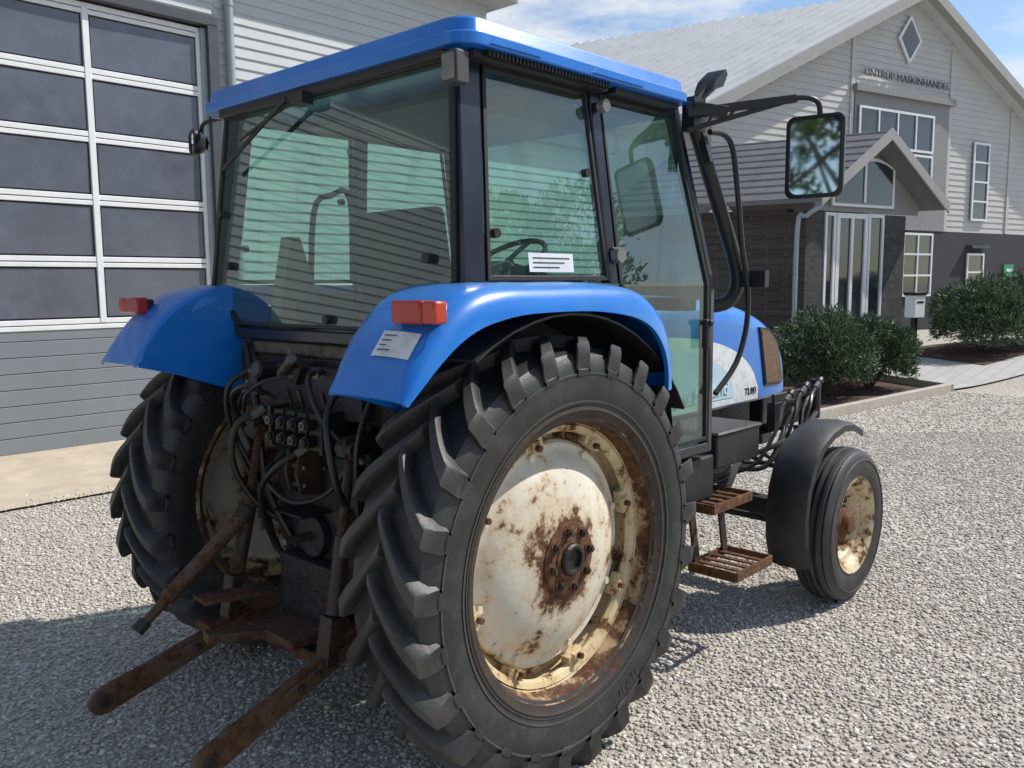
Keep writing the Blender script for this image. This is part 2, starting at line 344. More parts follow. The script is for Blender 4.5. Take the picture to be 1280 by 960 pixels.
# ---------- rear fenders ----------
def spline(P,n=3):
    P=[np.array(p,float) for p in P]; Q=[]
    for i in range(len(P)-1):
        p0=P[max(0,i-1)];p1=P[i];p2=P[i+1];p3=P[min(len(P)-1,i+2)]
        for k in range(n):
            t=k/n; Q.append(.5*((2*p1)+(-p0+p2)*t+(2*p0-5*p1+4*p2-p3)*t*t+(-p0+3*p1-3*p2+p3)*t**3))
    Q.append(P[-1]); return [tuple(q) for q in Q]
def fender(sgn):
    mb=MB()
    top=[(.61,1.30),(.60,1.42),(.565,1.53),(.50,1.61),(.41,1.665),(.30,1.69),(.10,1.70),(-.12,1.70),(-.32,1.70),(-.44,1.687),(-.53,1.652),(-.60,1.600),(-.66,1.535),(-.71,1.465),(-.752,1.385)]
    bot=[(.535,1.29),(.53,1.38),(.50,1.455),(.44,1.52),(.36,1.56),(.25,1.585),(.08,1.602),(-.12,1.605),(-.28,1.60),(-.41,1.58),(-.49,1.555),(-.56,1.518),(-.625,1.470),(-.685,1.418),(-.742,1.368)]
    top=spline(top); bot=spline(bot)
    loops=[]
    for (x,z),(bx,bz) in zip(top,bot):
        q=lambda y,px,pz:(px,sgn*y,pz)
        yi=.60+.05*max(0,(-x-.45)/.3)
        nx,nz=bx-x,bz-z; l=math.hypot(nx,nz); nx/=l; nz/=l
        l=min(l,.1); k_=l/.08; D=lambda h:(x+nx*h*k_,z+nz*h*k_)
        loops.append([q(yi,*D(.05)),q(yi+.003,*D(.022)),q(yi+.018,*D(.006)),q(yi+.05,*D(0)),q(.87,*D(0)),q(.925,*D(.004)),q(.96,*D(.012)),q(.984,*D(.026)),q(.997,*D(.048)),q(1.003,bx,bz),q(.985,bx,bz),q(.98,*D(.05)),q(.95,*D(.030)),q(.90,*D(.018)),q(yi+.05,*D(.018)),q(yi+.02,*D(.05))])
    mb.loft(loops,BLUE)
    wall=[(-.735,1.375),(-.70,1.46),(-.65,1.53),(-.59,1.59),(-.52,1.64),(-.43,1.672),(-.18,1.68),(-.12,1.17),(-.35,1.25),(-.6,1.34)]
    mb.prism([(x,sgn*(.602+.05*max(0,(-x-.45)/.3)),z) for x,z in wall],(0,0,0),(0,sgn*.012,0),BLUE)
    mb.obj('fender',T,ang=48)
    s=MB()
    s.bar((-.285,sgn*.66,1.7015),(-.285,sgn*.90,1.7015),.005,.003,BLACK)
    arc=[]
    for k in range(15):
        a=math.radians(32+ (122-32)*k/14); arc.append((.84*math.cos(a),RR+.84*math.sin(a)))
    L=[[(x,sgn*.62,min(z,1.60)),(x,sgn*.965,min(z,1.60)),(x,sgn*.965,min(z,1.60)-.008),(x,sgn*.62,min(z,1.60)-.008)] for x,z in arc]
    s.loft(L,BLACK)
    s.obj('fender_liner',T)
    l=MB(); l.box((-.60,sgn*.905,1.618),(.05,.15,.05),BLACK); l.box((-.627,sgn*.893,1.618),(.05,.13,.066),RED)
    lo=l.obj('tail_lamp',T,bevel=.007)
    MB().box((-.625,sgn*.985,1.618),(.05,.056,.064),ORANGE).obj('indicator_lens',lo,bevel=.008)
fender(-1); fender(1)
d=MB()
def fpt(y,t,o=.006): 
    a=V((-.640,0,1.560)); b_=V((-.695,0,1.488)); p=a+(b_-a)*t; n=V((-.78,0,.62)); e=.016*max(0,(abs(y)-.86)/.09); return (p.x+n.x*(o-e*.6),y,p.z+n.z*(o-e*.6))
d.add([fpt(-.79,.0),fpt(-.87,.0),fpt(-.945,.0),fpt(-.945,.95),fpt(-.87,.95),fpt(-.79,.95)],[(0,1,4,5),(1,2,3,4)],WHITE)
for k in range(4):
    d.add([fpt(-.805,.16+.18*k,.0085),fpt(-.860+.012*(k%3),.16+.18*k,.0085),fpt(-.860+.012*(k%3),.20+.18*k,.0085),fpt(-.805,.20+.18*k,.0085)],[(0,1,2,3)],GREYP)
d.obj('warning_sticker',T)

# ---------- cab ----------
def ys(z): return .80 if z<1.69 else .80-.085*(z-1.69)/.74
def sp(mb,poly,sgn,out,inn,mat):
    mb.loft([[(x,sgn*(ys(z)+out),z) for x,z in poly],[(x,sgn*(ys(z)-inn),z) for x,z in poly]],mat)
def inset(poly,d):
    c=np.mean(poly,axis=0); return [tuple(c+(np.array(p)-c)*(1-d/np.linalg.norm(np.array(p)-c))) for p in poly]
def ring(mb,poly,sgn,w,out,inn,mat):
    ip=inset(poly,w); n=len(poly)
    for i in range(n):
        j=(i+1)%n; sp(mb,[poly[i],poly[j],ip[j],ip[i]],sgn,out,inn,mat)
frame=MB()
for sgn in (-1,1):
    sp(frame,[(-.335,1.67),(-.235,1.67),(-.165,2.45),(-.265,2.45)],sgn,.004,.045,NAVY)
    sp(frame,[(.432,1.67),(.488,1.67),(.460,2.45),(.395,2.45)],sgn,.008,.04,NAVY)
    sp(frame,[(.98,2.45),(1.03,2.45),(1.215,1.69),(1.215,.93),(1.175,.93),(1.17,1.69)],sgn,.005,.05,NAVY)
    sp(frame,[(-.30,1.65),(.46,1.65),(.50,1.695),(-.325,1.70)],sgn,.008,.06,NAVY)
    sp(frame,[(-.26,2.405),(1.0,2.405),(1.0,2.45),(-.26,2.45)],sgn,.0,.06,BLACK)
    sp(frame,[(.80,.93),(1.21,.93),(1.21,.98),(.82,.98)],sgn,.004,.06,NAVY)
    sp(frame,[(.46,1.66),(.80,1.26),(.87,.95),(.93,.95),(.86,1.28),(.50,1.70)],sgn,-.01,.06,NAVY)
    frame.prism([(-.34,sgn*.79,1.70),(-.34,sgn*.57,1.53),(-.34,sgn*.55,1.48),(-.34,sgn*.59,1.48),(-.34,sgn*.80,1.65)],(0,0,0),(.06,0,0),NAVY)
frame.box((-.29,0,2.425),(.05,1.40,.05),BLACK)
frame.box((-.30,0,1.50),(.09,1.12,.05),NAVY)
frame.box((1.12,0,1.60),(.07,1.5,.06),NAVY); frame.box((.98,0,2.42),(.06,1.4,.06),BLACK)
frame.obj('cab_frame',T,bevel=.008)
low=MB()
low.box((.30,0,1.23),(1.25,1.16,.05),BLACK)
low.prism([(-.33,0,1.19),(-.33,0,1.42),(-.24,0,1.42),(-.24,0,1.18)],(0,-.58,0),(0,.58,0),GREASE)
low.prism([(-.335,0,1.42),(-.335,0,1.472),(-.27,0,1.472),(-.27,0,1.42)],(0,-.52,0),(0,.52,0),DBEIGE)
low.prism([(-.30,0,1.24),(-.15,0,1.66),(.50,0,1.66),(.84,0,1.25)],(0,-.60,0),(0,-.50,0),GREYP)
low.prism([(-.30,0,1.24),(-.15,0,1.66),(.50,0,1.66),(.84,0,1.25)],(0,.50,0),(0,.60,0),GREYP)
low.box((.95,0,.965),(.52,1.5,.05),BLACK)
low.box((1.17,0,1.28),(.05,.62,.60),BLACK)
low.obj('cab_floor',T,bevel=.01)
def rings(poly,sgn,nm,thick=.024):
    g=MB(); sp_poly=inset(poly,.01)
    g.add([(x,sgn*(ys(z)-.004),z) for x,z in sp_poly],[tuple(range(len(sp_poly)))],GLASS)
    o=g.obj(nm,T); f=MB(); ring(f,poly,sgn,thick,.004,.010,RUBBER); 
    f.obj('window_seal',o,bevel=.002)
    return o
Q=[(-.225,1.705),(.43,1.705),(.388,2.41),(-.160,2.41)]
Dr=[(.495,1.70),(.467,2.41),(.975,2.41),(1.165,1.69),(1.165,.99),(.90,.99),(.84,1.29)]
for sgn in (-1,1):
    rings(Q,sgn,'side_window')
    g=MB(); up=[(.50,1.69),(.472,2.41),(.975,2.41),(1.165,1.69)]; lo=[(.50,1.69),(1.165,1.69),(1.165,.99),(.90,.99),(.84,1.29)]
    for pl in (up,lo): g.add([(x,sgn*(ys(z)-.004),z) for x,z in pl],[tuple(range(len(pl)))],GLASS)
    do=g.obj('door',T,label='glass cab door with black seal and handle')
    f=MB(); ring(f,Dr,sgn,.020,.006,.012,RUBBER); f.obj('window_seal',do,bevel=.002)
    h=MB(); h.box((1.115,sgn*.825,1.47),(.04,.03,.13),BLACK); h.cyl((1.115,sgn*.80,1.52),(1.115,sgn*.855,1.52),.015,BLACK); h.obj('door_handle',do,bevel=.008)
    for (x,z) in ((-.17,1.86),(.345,2.10)): 
        k=MB(); k.cyl((x,sgn*(ys(z)-.01),z),(x,sgn*(ys(z)+.014),z),.016,BLACK); k.obj('window_hinge',T)
    g=MB(); g.add([(1.195,sgn*.32,.99),(1.195,sgn*.75,.99),(1.195,sgn*.75,1.57),(1.195,sgn*.32,1.57)],[(0,1,2,3)],GLASS); g.obj('lower_windscreen',T)
g=MB(); g.add([(1.20,-.74,1.63),(1.20,.74,1.63),(1.00,.67,2.40),(1.00,-.67,2.40)],[(0,1,2,3)],GLASS); g.obj('windscreen',T)
rw=[(-.71,2.41),(.71,2.41),(.775,1.70),(.56,1.535),(-.56,1.535),(-.775,1.70)]
def rx(z): return -.350+ (z-1.53)*.085
g=MB(); g.add([(rx(z),y,z) for y,z in rw],[tuple(range(6))],GLASS); ro=g.obj('rear_window',T)
ip=inset(rw,.024); f=MB()
for i in range(6):
    j=(i+1)%6; P=[rw[i],rw[j],ip[j],ip[i]]
    f.loft([[(rx(z)-.008,y,z) for y,z in P],[(rx(z)+.012,y,z) for y,z in P]],RUBBER)
f.obj('window_seal',ro,bevel=.002)
w=MB(); w.tube([(-.315,.08,2.40),(-.345,.30,2.33),(-.355,.46,2.28)],.006,BLACK,6); w.bar((-.345,.14,2.395),(-.345,.64,2.175),.008,.016,BLACK); w.box((-.315,.08,2.39),(.05,.08,.045),BLACK)
w.obj('wiper',T)
for y,z in ((.62,1.78),(-.64,1.78),(-.1,1.57),(.70,2.0)):
    k=MB(); k.cyl((rx(z)+.0,y,z),(rx(z)-.024,y,z),.017,BLACK); k.obj('window_hinge',T)
# roof
def rrect(x0,x1,y0,y1,r,z,n=8):
    P=[]
    for (cx,cy,a0) in ((x1-r,y1-r,0),(x0+r,y1-r,90),(x0+r,y0+r,180),(x1-r,y0+r,270)):
        for k in range(n+1):
            a=math.radians(a0+90*k/n); P.append((cx+r*math.cos(a),cy+r*math.sin(a),z))
    return P
roof=MB(); A=(-.335,1.0,-.815,.835)
def rl(ins,z,r=.085): return rrect(A[0]+ins,A[1]-ins,A[2]+ins,A[3]-ins,max(.03,r-ins*.4),z)
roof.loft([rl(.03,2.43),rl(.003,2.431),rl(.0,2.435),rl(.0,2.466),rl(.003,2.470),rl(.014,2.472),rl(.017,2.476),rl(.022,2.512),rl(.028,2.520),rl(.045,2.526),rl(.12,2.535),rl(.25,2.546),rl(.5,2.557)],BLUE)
for x0,x1 in ((-.22,.02),(.30,.62)): roof.prism([(x0,-.814,2.440),(x1,-.814,2.440),(x1-.03,-.814,2.462),(x0+.03,-.814,2.462)],(0,0,0),(0,-.008,0),BLUE)
roof.obj('roof',T,ang=30)
v=MB()
for k in range(36): v.box((-.20+.018*k,-.770,2.420),(.009,.055,.018),BLACK)
v.box((.10,-.745,2.415),(.70,.06,.02),BLACK)
v.box((.33,.74,2.418),(1.15,.08,.02),BLACK); v.box((.72,-.735,2.418),(.44,.08,.02),BLACK); v.box((-.26,0,2.418),(.09,1.4,.02),BLACK)
v.obj('roof_vent',T)
l=MB(); l.box((-.315,-.757,2.36),(.055,.068,.10),GREYP); l.box((-.345,-.757,2.36),(.01,.055,.08),LENS); l.obj('work_lamp',T,bevel=.014)
for sgn in (-1,1):
    a=MB(); a.cyl((.43,sgn*.755,2.35),(.43,sgn*.785,2.35),.026,LENS,18,r2=.024); a.box((.43,sgn*.745,2.35),(.03,.03,.03),BLACK); a.obj('side_lamp',T)
    a=MB(); a.cyl((.470,sgn*.80,1.80),(.470,sgn*.83,1.80),.032,LENS,18,r2=.028); a.box((.470,sgn*.80,1.80),(.045,.02,.05),BLACK); a.obj('side_lamp',T)
p=MB(); yy=lambda z,o=.004:-(ys(z)+o)
p.add([(-.02,yy(1.735),1.735),(.22,yy(1.735),1.735),(.22,yy(1.80),1.80),(-.02,yy(1.80),1.80)],[(0,1,2,3)],WHITE)
for r_ in range(3):
    zz=1.785-.016*r_
    p.add([(0.0,yy(zz,.006),zz-.004),(.20-.03*r_,yy(zz,.006),zz-.004),(.20-.03*r_,yy(zz,.006),zz),(0.0,yy(zz,.006),zz)],[(0,1,2,3)],GREYP)
p.obj('paper_notice',T)
# interior
s=MB(); s.box((.24,-.08,1.48),(.50,.50,.14),CLOTH); s.box((.03,-.08,1.74),(.13,.46,.50),CLOTH,Matrix.Rotation(-.16,3,'Y')); s.box((.24,-.08,1.36),(.34,.34,.22),BLACK)
s.box((.22,.21,1.66),(.32,.07,.06),BLACK); s.box((.22,-.37,1.66),(.32,.07,.06),BLACK)
s.obj('seat',T,bevel=.035,seg=3)
s=MB(); R_=Matrix.Rotation(-.55,3,'Y'); pts=[]
for k in range(25):
    a=2*math.pi*k/24; pts.append(V((.72,0,1.80))+R_@V((.19*math.cos(a),.19*math.sin(a),0)))
s.tube(pts,.013,BLACK,8,1,False); 
for a in (0,2.1,4.2): s.bar(V((.72,0,1.80)),V((.72,0,1.80))+R_@V((.185*math.cos(a),.185*math.sin(a),0)),.03,.01,BLACK)
s.cyl((.72,0,1.80),(.88,0,1.50),.03,BLACK); s.obj('steering_wheel',T)
s=MB(); s.prism([(.86,0,1.25),(1.14,0,1.25),(1.14,0,1.72),(1.02,0,1.74),(.90,0,1.58)],(0,-.24,0),(0,.24,0),GREYP); s.obj('dashboard',T,bevel=.02)
s=MB(); s.prism([(-.25,0,1.25),(-.22,0,1.62),(-.16,0,1.90),(-.12,0,1.90),(-.02,0,1.60),(.1,0,1.25)],(0,.42,0),(0,.50,0),BEIGE)
s.tube([(-.05,.46,1.55),(-.06,.40,2.00),(.02,.38,2.08),(.12,.38,2.06),(.14,.38,1.55)],.013,BLACK,8)
for k,(x,y) in enumerate(((.25,.40),(.33,.42),(.40,.40))): 
    s.cyl((x,y,1.6),(x+.04,y-.02,1.82),.009,BLACK,8); s.cyl((x+.04,y-.02,1.80),(x+.05,y-.02,1.86),.018,BLACK,10)
s.box((.1,.46,1.5),(.5,.12,.25),GREYP)
s.obj('control_console',T)
s=MB(); s.prism([(-.20,0,1.50),(-.17,0,1.72),(.10,0,1.78),(.42,0,1.72),(.45,0,1.50)],(0,-.58,0),(0,-.42,0),GREYP)
for k,x in enumerate((-.05,.05)):
    s.cyl((x,-.50,1.72),(x+.03,-.50,1.86+.02*(k%2)),.007,BLACK,8); s.cyl((x+.03,-.50,1.84+.02*(k%2)),(x+.037,-.50,1.88+.02*(k%2)),.013,BLACK,10)
s.obj('lever_console',T,bevel=.01)
s=MB(); s.box((.50,.0,2.40),(.9,1.2,.025),GREYP); s.obj('headliner',T)

# ---------- hood ----------
HS=[(1.22,.345,1.60),(1.60,.36,1.625),(1.95,.368,1.625),(2.25,.37,1.60),(2.50,.362,1.55),(2.72,.352,1.475),(2.87,.338,1.37),(2.95,.32,1.24),(3.0,.30,1.05),(3.005,.295,.99)]
def hw(x):
    for (x0,w0,_),(x1,w1,_) in zip(HS[:-1],HS[1:]):
        if x0<=x<=x1: return w0+(w1-w0)*(x-x0)/(x1-x0)
    return HS[0][1] if x<HS[0][0] else HS[-1][1]
hood=MB(); loops=[]
for x,w_,zt in spline(HS,3):
    zb=.985; P=[(x,-w_+.02,zb),(x,-w_,zb+.02*(1 if zt>1.06 else .1))]
    rr=min(.12,(zt-zb)*.45)
    for k in range(9):
        a=math.pi-math.pi/2*k/8; P.append((x,-w_+ (rr+ rr*math.cos(a)),zt-.025-rr+rr*math.sin(a)))
    P+=[(x,-w_*.3,zt-.006),(x,0,zt)]
    P+=[(x,-y,z) for (_,y,z) in reversed(P[:-1])]
    loops.append(P)
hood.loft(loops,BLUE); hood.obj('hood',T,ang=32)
d=MB()
def dec(mb,xs,zt,zb,off,mat):
    for i in range(len(xs)-1):
        a,b=xs[i],xs[i+1]
        mb.add([(a,-(hw(a)+off),zb(a)),(b,-(hw(b)+off),zb(b)),(b,-(hw(b)+off),zt(b)),(a,-(hw(a)+off),zt(a))],[(0,1,2,3)],mat)
xs=list(np.linspace(1.24,2.52,24))
arc=lambda x: 1.01+.41*math.sqrt(max(0,1-((x-1.24)/1.29)**2.6))
dec(d,xs,arc,lambda x:1.005,.006,WHITE)
xs2=list(np.linspace(1.24,2.20,18)); arc2=lambda x: 1.05+.31*math.sqrt(max(0,1-((x-1.24)/.97)**2.4))
dec(d,xs2,arc2,lambda x:1.045,.009,PALE)
d.text('New Holland',.10,(1.82,-.382,1.10),(1,0,0),(0,0,1),PALEL,.003,width=.62)
d.text('TL90',.055,(2.41,-.374,1.058),(1,0,0),(0,0,1),INKB,.003,width=.14,bold=.0005)
d.obj('hood_decal',T,label='white and pale blue side decal with model lettering')
g=MB(); MESH=M('grille_mesh',(.15,.088,.05),.75,0,.5,60,bmp=.6,bscale=200)
gp=[(2.52,1.43),(2.64,1.42),(2.79,1.33),(2.91,1.09),(2.85,1.06),(2.62,1.07)]
g.loft([[(x,-(hw(x)+.010),z) for x,z in gp],[(x,-(hw(x)-.02),z) for x,z in gp]],BLACK)
gi=inset(gp,.02); g.add([(x,-(hw(x)+.013),z) for x,z in gi],[tuple(range(6))],MESH)
g.obj('side_grille',T)
e=MB()
e.box((1.85,0,.80),(1.7,.46,.36),GREASE); e.box((2.2,0,.60),(1.3,.34,.22),GREASE); e.box((.55,0,.78),(1.5,.44,.46),CAST)
e.box((2.90,0,.82),(.16,.50,.32),BLACK)
for k in range(9): e.cyl((1.35+.13*k,-.22,.75+.03*(k%3)),(1.35+.13*k,-.27,.75+.03*(k%3)),.035,GREASE,10)
e.box((1.7,-.26,.92),(.5,.08,.12),GREASE); e.cyl((1.5,-.30,.70),(1.5,-.30,.86),.05,GREYP,14)
e.cyl((1.95,-.28,.72),(2.25,-.28,.72),.06,GREASE,14)
e.box((0,0,.80),(.62,.52,.62),CAST); e.cyl((0,-.70,RR),(0,.70,RR),.11,CAST,20); e.cyl((0,-.30,RR),(0,.30,RR),.17,CAST,20)
e.box((-.02,0,1.13),(.55,.50,.14),CAST)
for sgn in (-1,1): e.box((-.10,sgn*.48,1.05),(.16,.20,.30),CAST); e.box((-.02,sgn*.42,.72),(.22,.18,.30),CAST)
e.obj('engine_and_gearbox',T,bevel=.015)
a=MB(); a.bar((WB,-.86,.43),(WB,.86,.43),.10,.11,GREASE); a.box((WB,0,.52),(.3,.3,.2),GREASE)
for sgn in (-1,1):
    a.cyl((WB,sgn*.82,.30),(WB,sgn*.82,.62),.05,GREASE); a.cyl((WB,sgn*.8,RF),(WB,sgn*.95,RF),.05,GREASE)
    a.bar((WB-.22,sgn*.80,.42),(WB-.25,sgn*.1,.44),.035,.035,GREASE)
a.obj('front_axle',T,bevel=.01)
b=MB(); b.box((1.52,-.62,.905),(.42,.32,.16),BLACK); b.box((1.52,-.62,.99),(.44,.34,.02),GREASE); b.box((1.15,-.60,.80),(.3,.34,.20),BLACK); b.obj('battery_box',T,bevel=.012)
def tread(s,x0,x1,y0,y1,z):
    s.bar((x0,y0,z),(x1,y0,z),.012,.045,RUST); s.bar((x0,y1,z),(x1,y1,z),.012,.045,RUST)
    s.bar((x0,y0,z),(x0,y1,z),.012,.045,RUST); s.bar((x1,y0,z),(x1,y1,z),.012,.045,RUST)
    for k in range(1,5):
        x=x0+(x1-x0)*k/5; s.bar((x,y0,z+.010),(x,y1,z+.010),.03,.008,RUST)
s=MB(); tread(s,1.14,1.50,-.86,-.64,.68)
s.bar((1.16,-.64,.95),(1.16,-.66,.66),.04,.012,DKRUST); s.bar((1.46,-.64,.92),(1.46,-.66,.66),.04,.012,DKRUST); s.obj('step',T,bevel=.003,label='rusty steel access step below the door')
s=MB(); tread(s,1.14,1.48,-.98,-.74,.395)
s.bar((1.18,-.72,.68),(1.18,-.76,.385),.012,.05,DKRUST,up=(1,0,0)); s.bar((1.44,-.72,.68),(1.44,-.76,.385),.012,.05,DKRUST,up=(1,0,0))
s.obj('step',T,bevel=.003,label='rusty steel access step below the door')
h=MB(); q_=random.Random(21)
for k in range(5):
    o=.03*k; h.tube([(1.18,-.55,.80-o),(1.35,-.62,.76-o),(1.6,-.66,.74-o*.8),(1.85,-.60,.80-o*.5),(2.1,-.52,.88)],.012,HOSE,8)
ends=[(2.40,-.60,1.02),(2.50,-.58,.94),(2.58,-.61,1.05),(2.70,-.59,.98),(2.80,-.60,1.06)]
for k,(x,y,z) in enumerate(ends):
    x0=2.0+.09*k; h.tube([(x0,-.46,.64+.02*k),(x0+.12+q_.uniform(-.03,.03),-.58,.68+q_.uniform(-.03,.05)),(x-.14,y-.02,z-.14+q_.uniform(-.04,.03)),(x-.05,y,z-.04),(x,y,z)],.012+.003*(k%2),HOSE,8)
    h.cyl((x,y,z),(x+.05,y,z+.03),.016,STEEL,8); h.cyl((x+.05,y,z+.03),(x+.075,y,z+.045),.021,SATIN,10)
h.tube([(2.05,-.45,.70),(2.3,-.60,.78),(2.6,-.62,.84),(2.86,-.58,.90)],.016,HOSE,8)
h.obj('hydraulic_hoses',T)
h=MB(); h.box((2.56,-.52,.93),(.36,.05,.15),GREASE); h.box((2.62,-.535,1.03),(.50,.02,.05),BLACK); h.bar((2.62,-.50,.85),(2.62,-.20,.75),.08,.06,GREASE); h.bar((2.84,-.53,1.05),(2.88,-.50,.75),.03,.06,BLACK)
h.cyl((2.90,-.56,.86),(2.90,-.56,1.08),.03,SATIN,14); h.cyl((2.90,-.56,1.08),(2.90,-.56,1.10),.034,SATIN,14)
h.obj('valve_block',T,bevel=.005)

# ---------- exhaust, handrail and mirrors ----------
e=MB(); e.tube([(1.08,-.77,2.36),(1.20,-.775,2.16),(1.34,-.78,1.94),(1.44,-.78,1.78),(1.47,-.775,1.68),(1.43,-.75,1.605),(1.36,-.70,1.585)],.034,SATIN,16)
e.tube([(1.06,-.78,2.44),(1.09,-.78,2.475),(1.14,-.79,2.52),(1.20,-.80,2.565)],[.022,.030],SATIN,14)
e.prism([(1.10,-.81,2.50),(1.13,-.81,2.55),(1.21,-.81,2.605),(1.225,-.81,2.585),(1.19,-.81,2.53)],(0,-.03,0),(0,.06,0),SATIN)
e.box((1.06,-.775,2.40),(.09,.06,.14),SATIN)
e.obj('exhaust_pipe',T)
e=MB(); e.tube([(1.10,-.83,2.33),(1.20,-.84,2.33),(1.27,-.845,2.28),(1.31,-.85,2.12),(1.37,-.85,1.85),(1.43,-.85,1.68),(1.43,-.85,1.50),(1.34,-.85,1.33),(1.19,-.83,1.20)],.013,SATIN,10)
e.box((1.46,-.87,1.71),(.04,.12,.075),SATIN)
e.bar((1.10,-.83,2.20),(1.10,-.78,2.36),.03,.03,SATIN)
e.obj('handrail',T)
m=MB()
m.bar((1.00,-.78,2.40),(1.30,-1.12,2.455),.02,.035,SATIN); m.bar((1.00,-.78,2.33),(1.28,-1.09,2.445),.014,.02,SATIN); m.bar((1.02,-.76,2.43),(1.12,-.90,2.40),.05,.05,SATIN)
for k in range(3): m.bar((1.08+.06*k,-.87-.065*k,2.415+.01*k),(1.05+.06*k,-.84-.065*k,2.345+.03*k),.012,.012,SATIN)
m.tube([(1.28,-1.10,2.455),(1.33,-1.16,2.455),(1.36,-1.19,2.43),(1.365,-1.195,2.36)],.012,SATIN,8)
mo=m.obj('mirror_arm',T,bevel=.003)
def mirror(c,w,h_,yawr,parent,fr=.018):
    R=Matrix.Rotation(yawr,3,'Z'); mm=MB()
    def loop(ins,dx): 
        P=rrect(-w/2+ins,w/2-ins,-h_/2+ins,h_/2-ins,.035,0); return [V(c)+R@V((dx,p[0],p[1])) for p in P]
    mm.loft([loop(fr,-.016),loop(fr*.7,-.024),loop(0,-.018),loop(0,.0),loop(.02,.035),loop(.06,.05)],SATIN,cap0=False)
    mm.add(loop(fr-.002,-.0170),[tuple(range(36))],MIRR)
    return mm.obj('mirror',parent,ang=40)
mirror((1.355,-1.185,2.215),.24,.34,.13,T)
mirror((-.22,1.085,2.355),.11,.12,-.25,T,.012)
m=MB(); m.tube([(-.10,.80,2.45),(-.14,.92,2.46),(-.20,1.04,2.44),(-.20,1.07,2.38)],.010,SATIN,8); m.cyl((-.16,.90,2.47),(-.22,.93,2.475),.030,LENS,14); m.obj('mirror_arm',T)

# ---------- three point linkage and rear end ----------
for (y0,y1,x0,z0,x1,z1) in ((-.355,-.30,-1.03,.235,-.20,.50),(.355,.30,-1.06,.205,-.20,.46)):
    L_=MB(); a=V((x0,y0,z0)); b=V((x1,y1,z1)); d=(b-a).normalized(); u=V((0,1,0)).cross(d).normalized()
    loop=[]
    for k in range(13):
        q=math.pi/2+math.pi*k/12; loop.append(a+d*.055*math.cos(q)+u*.050*math.sin(q))
    loop+= [a+d*.22-u*.046,b-u*.033,b+u*.033,a+d*.22+u*.046]
    L_.loft([[p-V((0,.012,0)) for p in loop],[p+V((0,.012,0)) for p in loop]],ARMR)
    L_.cyl(a-V((0,.016,0)),a+V((0,.016,0)),.030,DKRUST,20); L_.cyl(a-V((0,.0175,0)),a+V((0,.0175,0)),.018,INKB,16)
    L_.bar(a+d*.30,b,.040,.050,ARMR)
    for q in (.36,.44): L_.cyl(a+d*q-V((0,.035,0)),a+d*q+V((0,.035,0)),.014,DKRUST,6)
    L_.obj('lower_link',T,bevel=.004,label='rusty flat lower lift arm with eye')
r=MB()
r.cyl((-.30,.30,.95),(-.92,.34,.44),.019,ARMR,12); r.cyl((-.50,.313,.785),(-.82,.333,.525),.030,ARMR,14); r.cyl((-.48,.31,.80),(-.51,.314,.776),.036,DKRUST,14); r.cyl((-.935,.34,.43),(-.90,.34,.46),.026,DKRUST,12)
r.obj('stabilizer_rod',T,label='thick rusty diagonal stabilizer rod')
r=MB()
for sgn in (-1,1):
    r.cyl((-.55,sgn*.33,.42),(-.42,sgn*.30,1.10),.018,DKRUST,12); r.cyl((-.53,sgn*.33,.55),(-.47,sgn*.315,.82),.030,DKRUST,14)
    r.bar((-.10,sgn*.28,1.12),(-.46,sgn*.30,1.13),.05,.07,CAST); r.cyl((-.43,sgn*.26,1.12),(-.43,sgn*.35,1.12),.03,DKRUST,14)
    r.bar((-.57,sgn*.33,.38),(-.54,sgn*.33,.55),.05,.07,DKRUST)
r.cyl((-.10,-.36,1.12),(-.10,.36,1.12),.05,CAST,16)
r.obj('lift_rod',T,bevel=.004)
r=MB()
r.box((-.42,0,.40),(.34,.30,.03),ARMR); r.bar((-.30,0,.36),(-.78,.12,.42),.07,.035,ARMR); r.bar((-.34,-.16,.42),(-.50,-.18,.30),.02,.09,ARMR); r.bar((-.34,.16,.42),(-.50,.18,.30),.02,.09,ARMR)
r.bar((-.50,.22,.50),(-.74,.24,.52),.12,.016,RUST); r.bar((-.48,-.2,.33),(-.48,.24,.33),.06,.05,ARMR); r.bar((-.70,.20,.40),(-.70,.32,.40),.04,.04,RUST)
r.box((-.40,0,.52),(.06,.34,.26),CAST)
r.obj('drawbar',T,bevel=.004)
r=MB()
r.prism([(-.36,-.22,.56),(-.36,.22,.56),(-.36,.27,.70),(-.36,.27,.98),(-.36,.20,1.06),(-.36,-.20,1.06),(-.36,-.27,.98),(-.36,-.27,.70)],(0,0,0),(.12,0,0),CAST)
for k in range(10):
    a=2*math.pi*k/10; r.cyl((-.36,.215*math.cos(a),.82+.20*math.sin(a)),(-.375,.215*math.cos(a),.82+.20*math.sin(a)),.012,DKRUST,6)
r.cyl((-.36,0,.74),(-.40,0,.74),.085,CAST,24); r.cyl((-.40,0,.74),(-.52,0,.74),.018,STEEL,12)
r.prism([(-.36,-.10,.84),(-.36,.10,.84),(-.50,.10,.84),(-.50,-.10,.84)],(0,0,0),(0,0,.012),SATIN)
for y in (-.035,.035): r.prism([(-.36,y,.90),(-.46,y,.92),(-.48,y,1.0),(-.46,y,1.08),(-.36,y,1.10)],(0,-.008,0),(0,.008,0),DKRUST)
for z in (.95,1.02): r.cyl((-.44,-.05,z),(-.44,.05,z),.012,STEEL,10)
r.box((-.34,0,1.30),(.10,.66,.18),CAST)
r.obj('gearbox_rear_casing',T,bevel=.006)
r=MB()
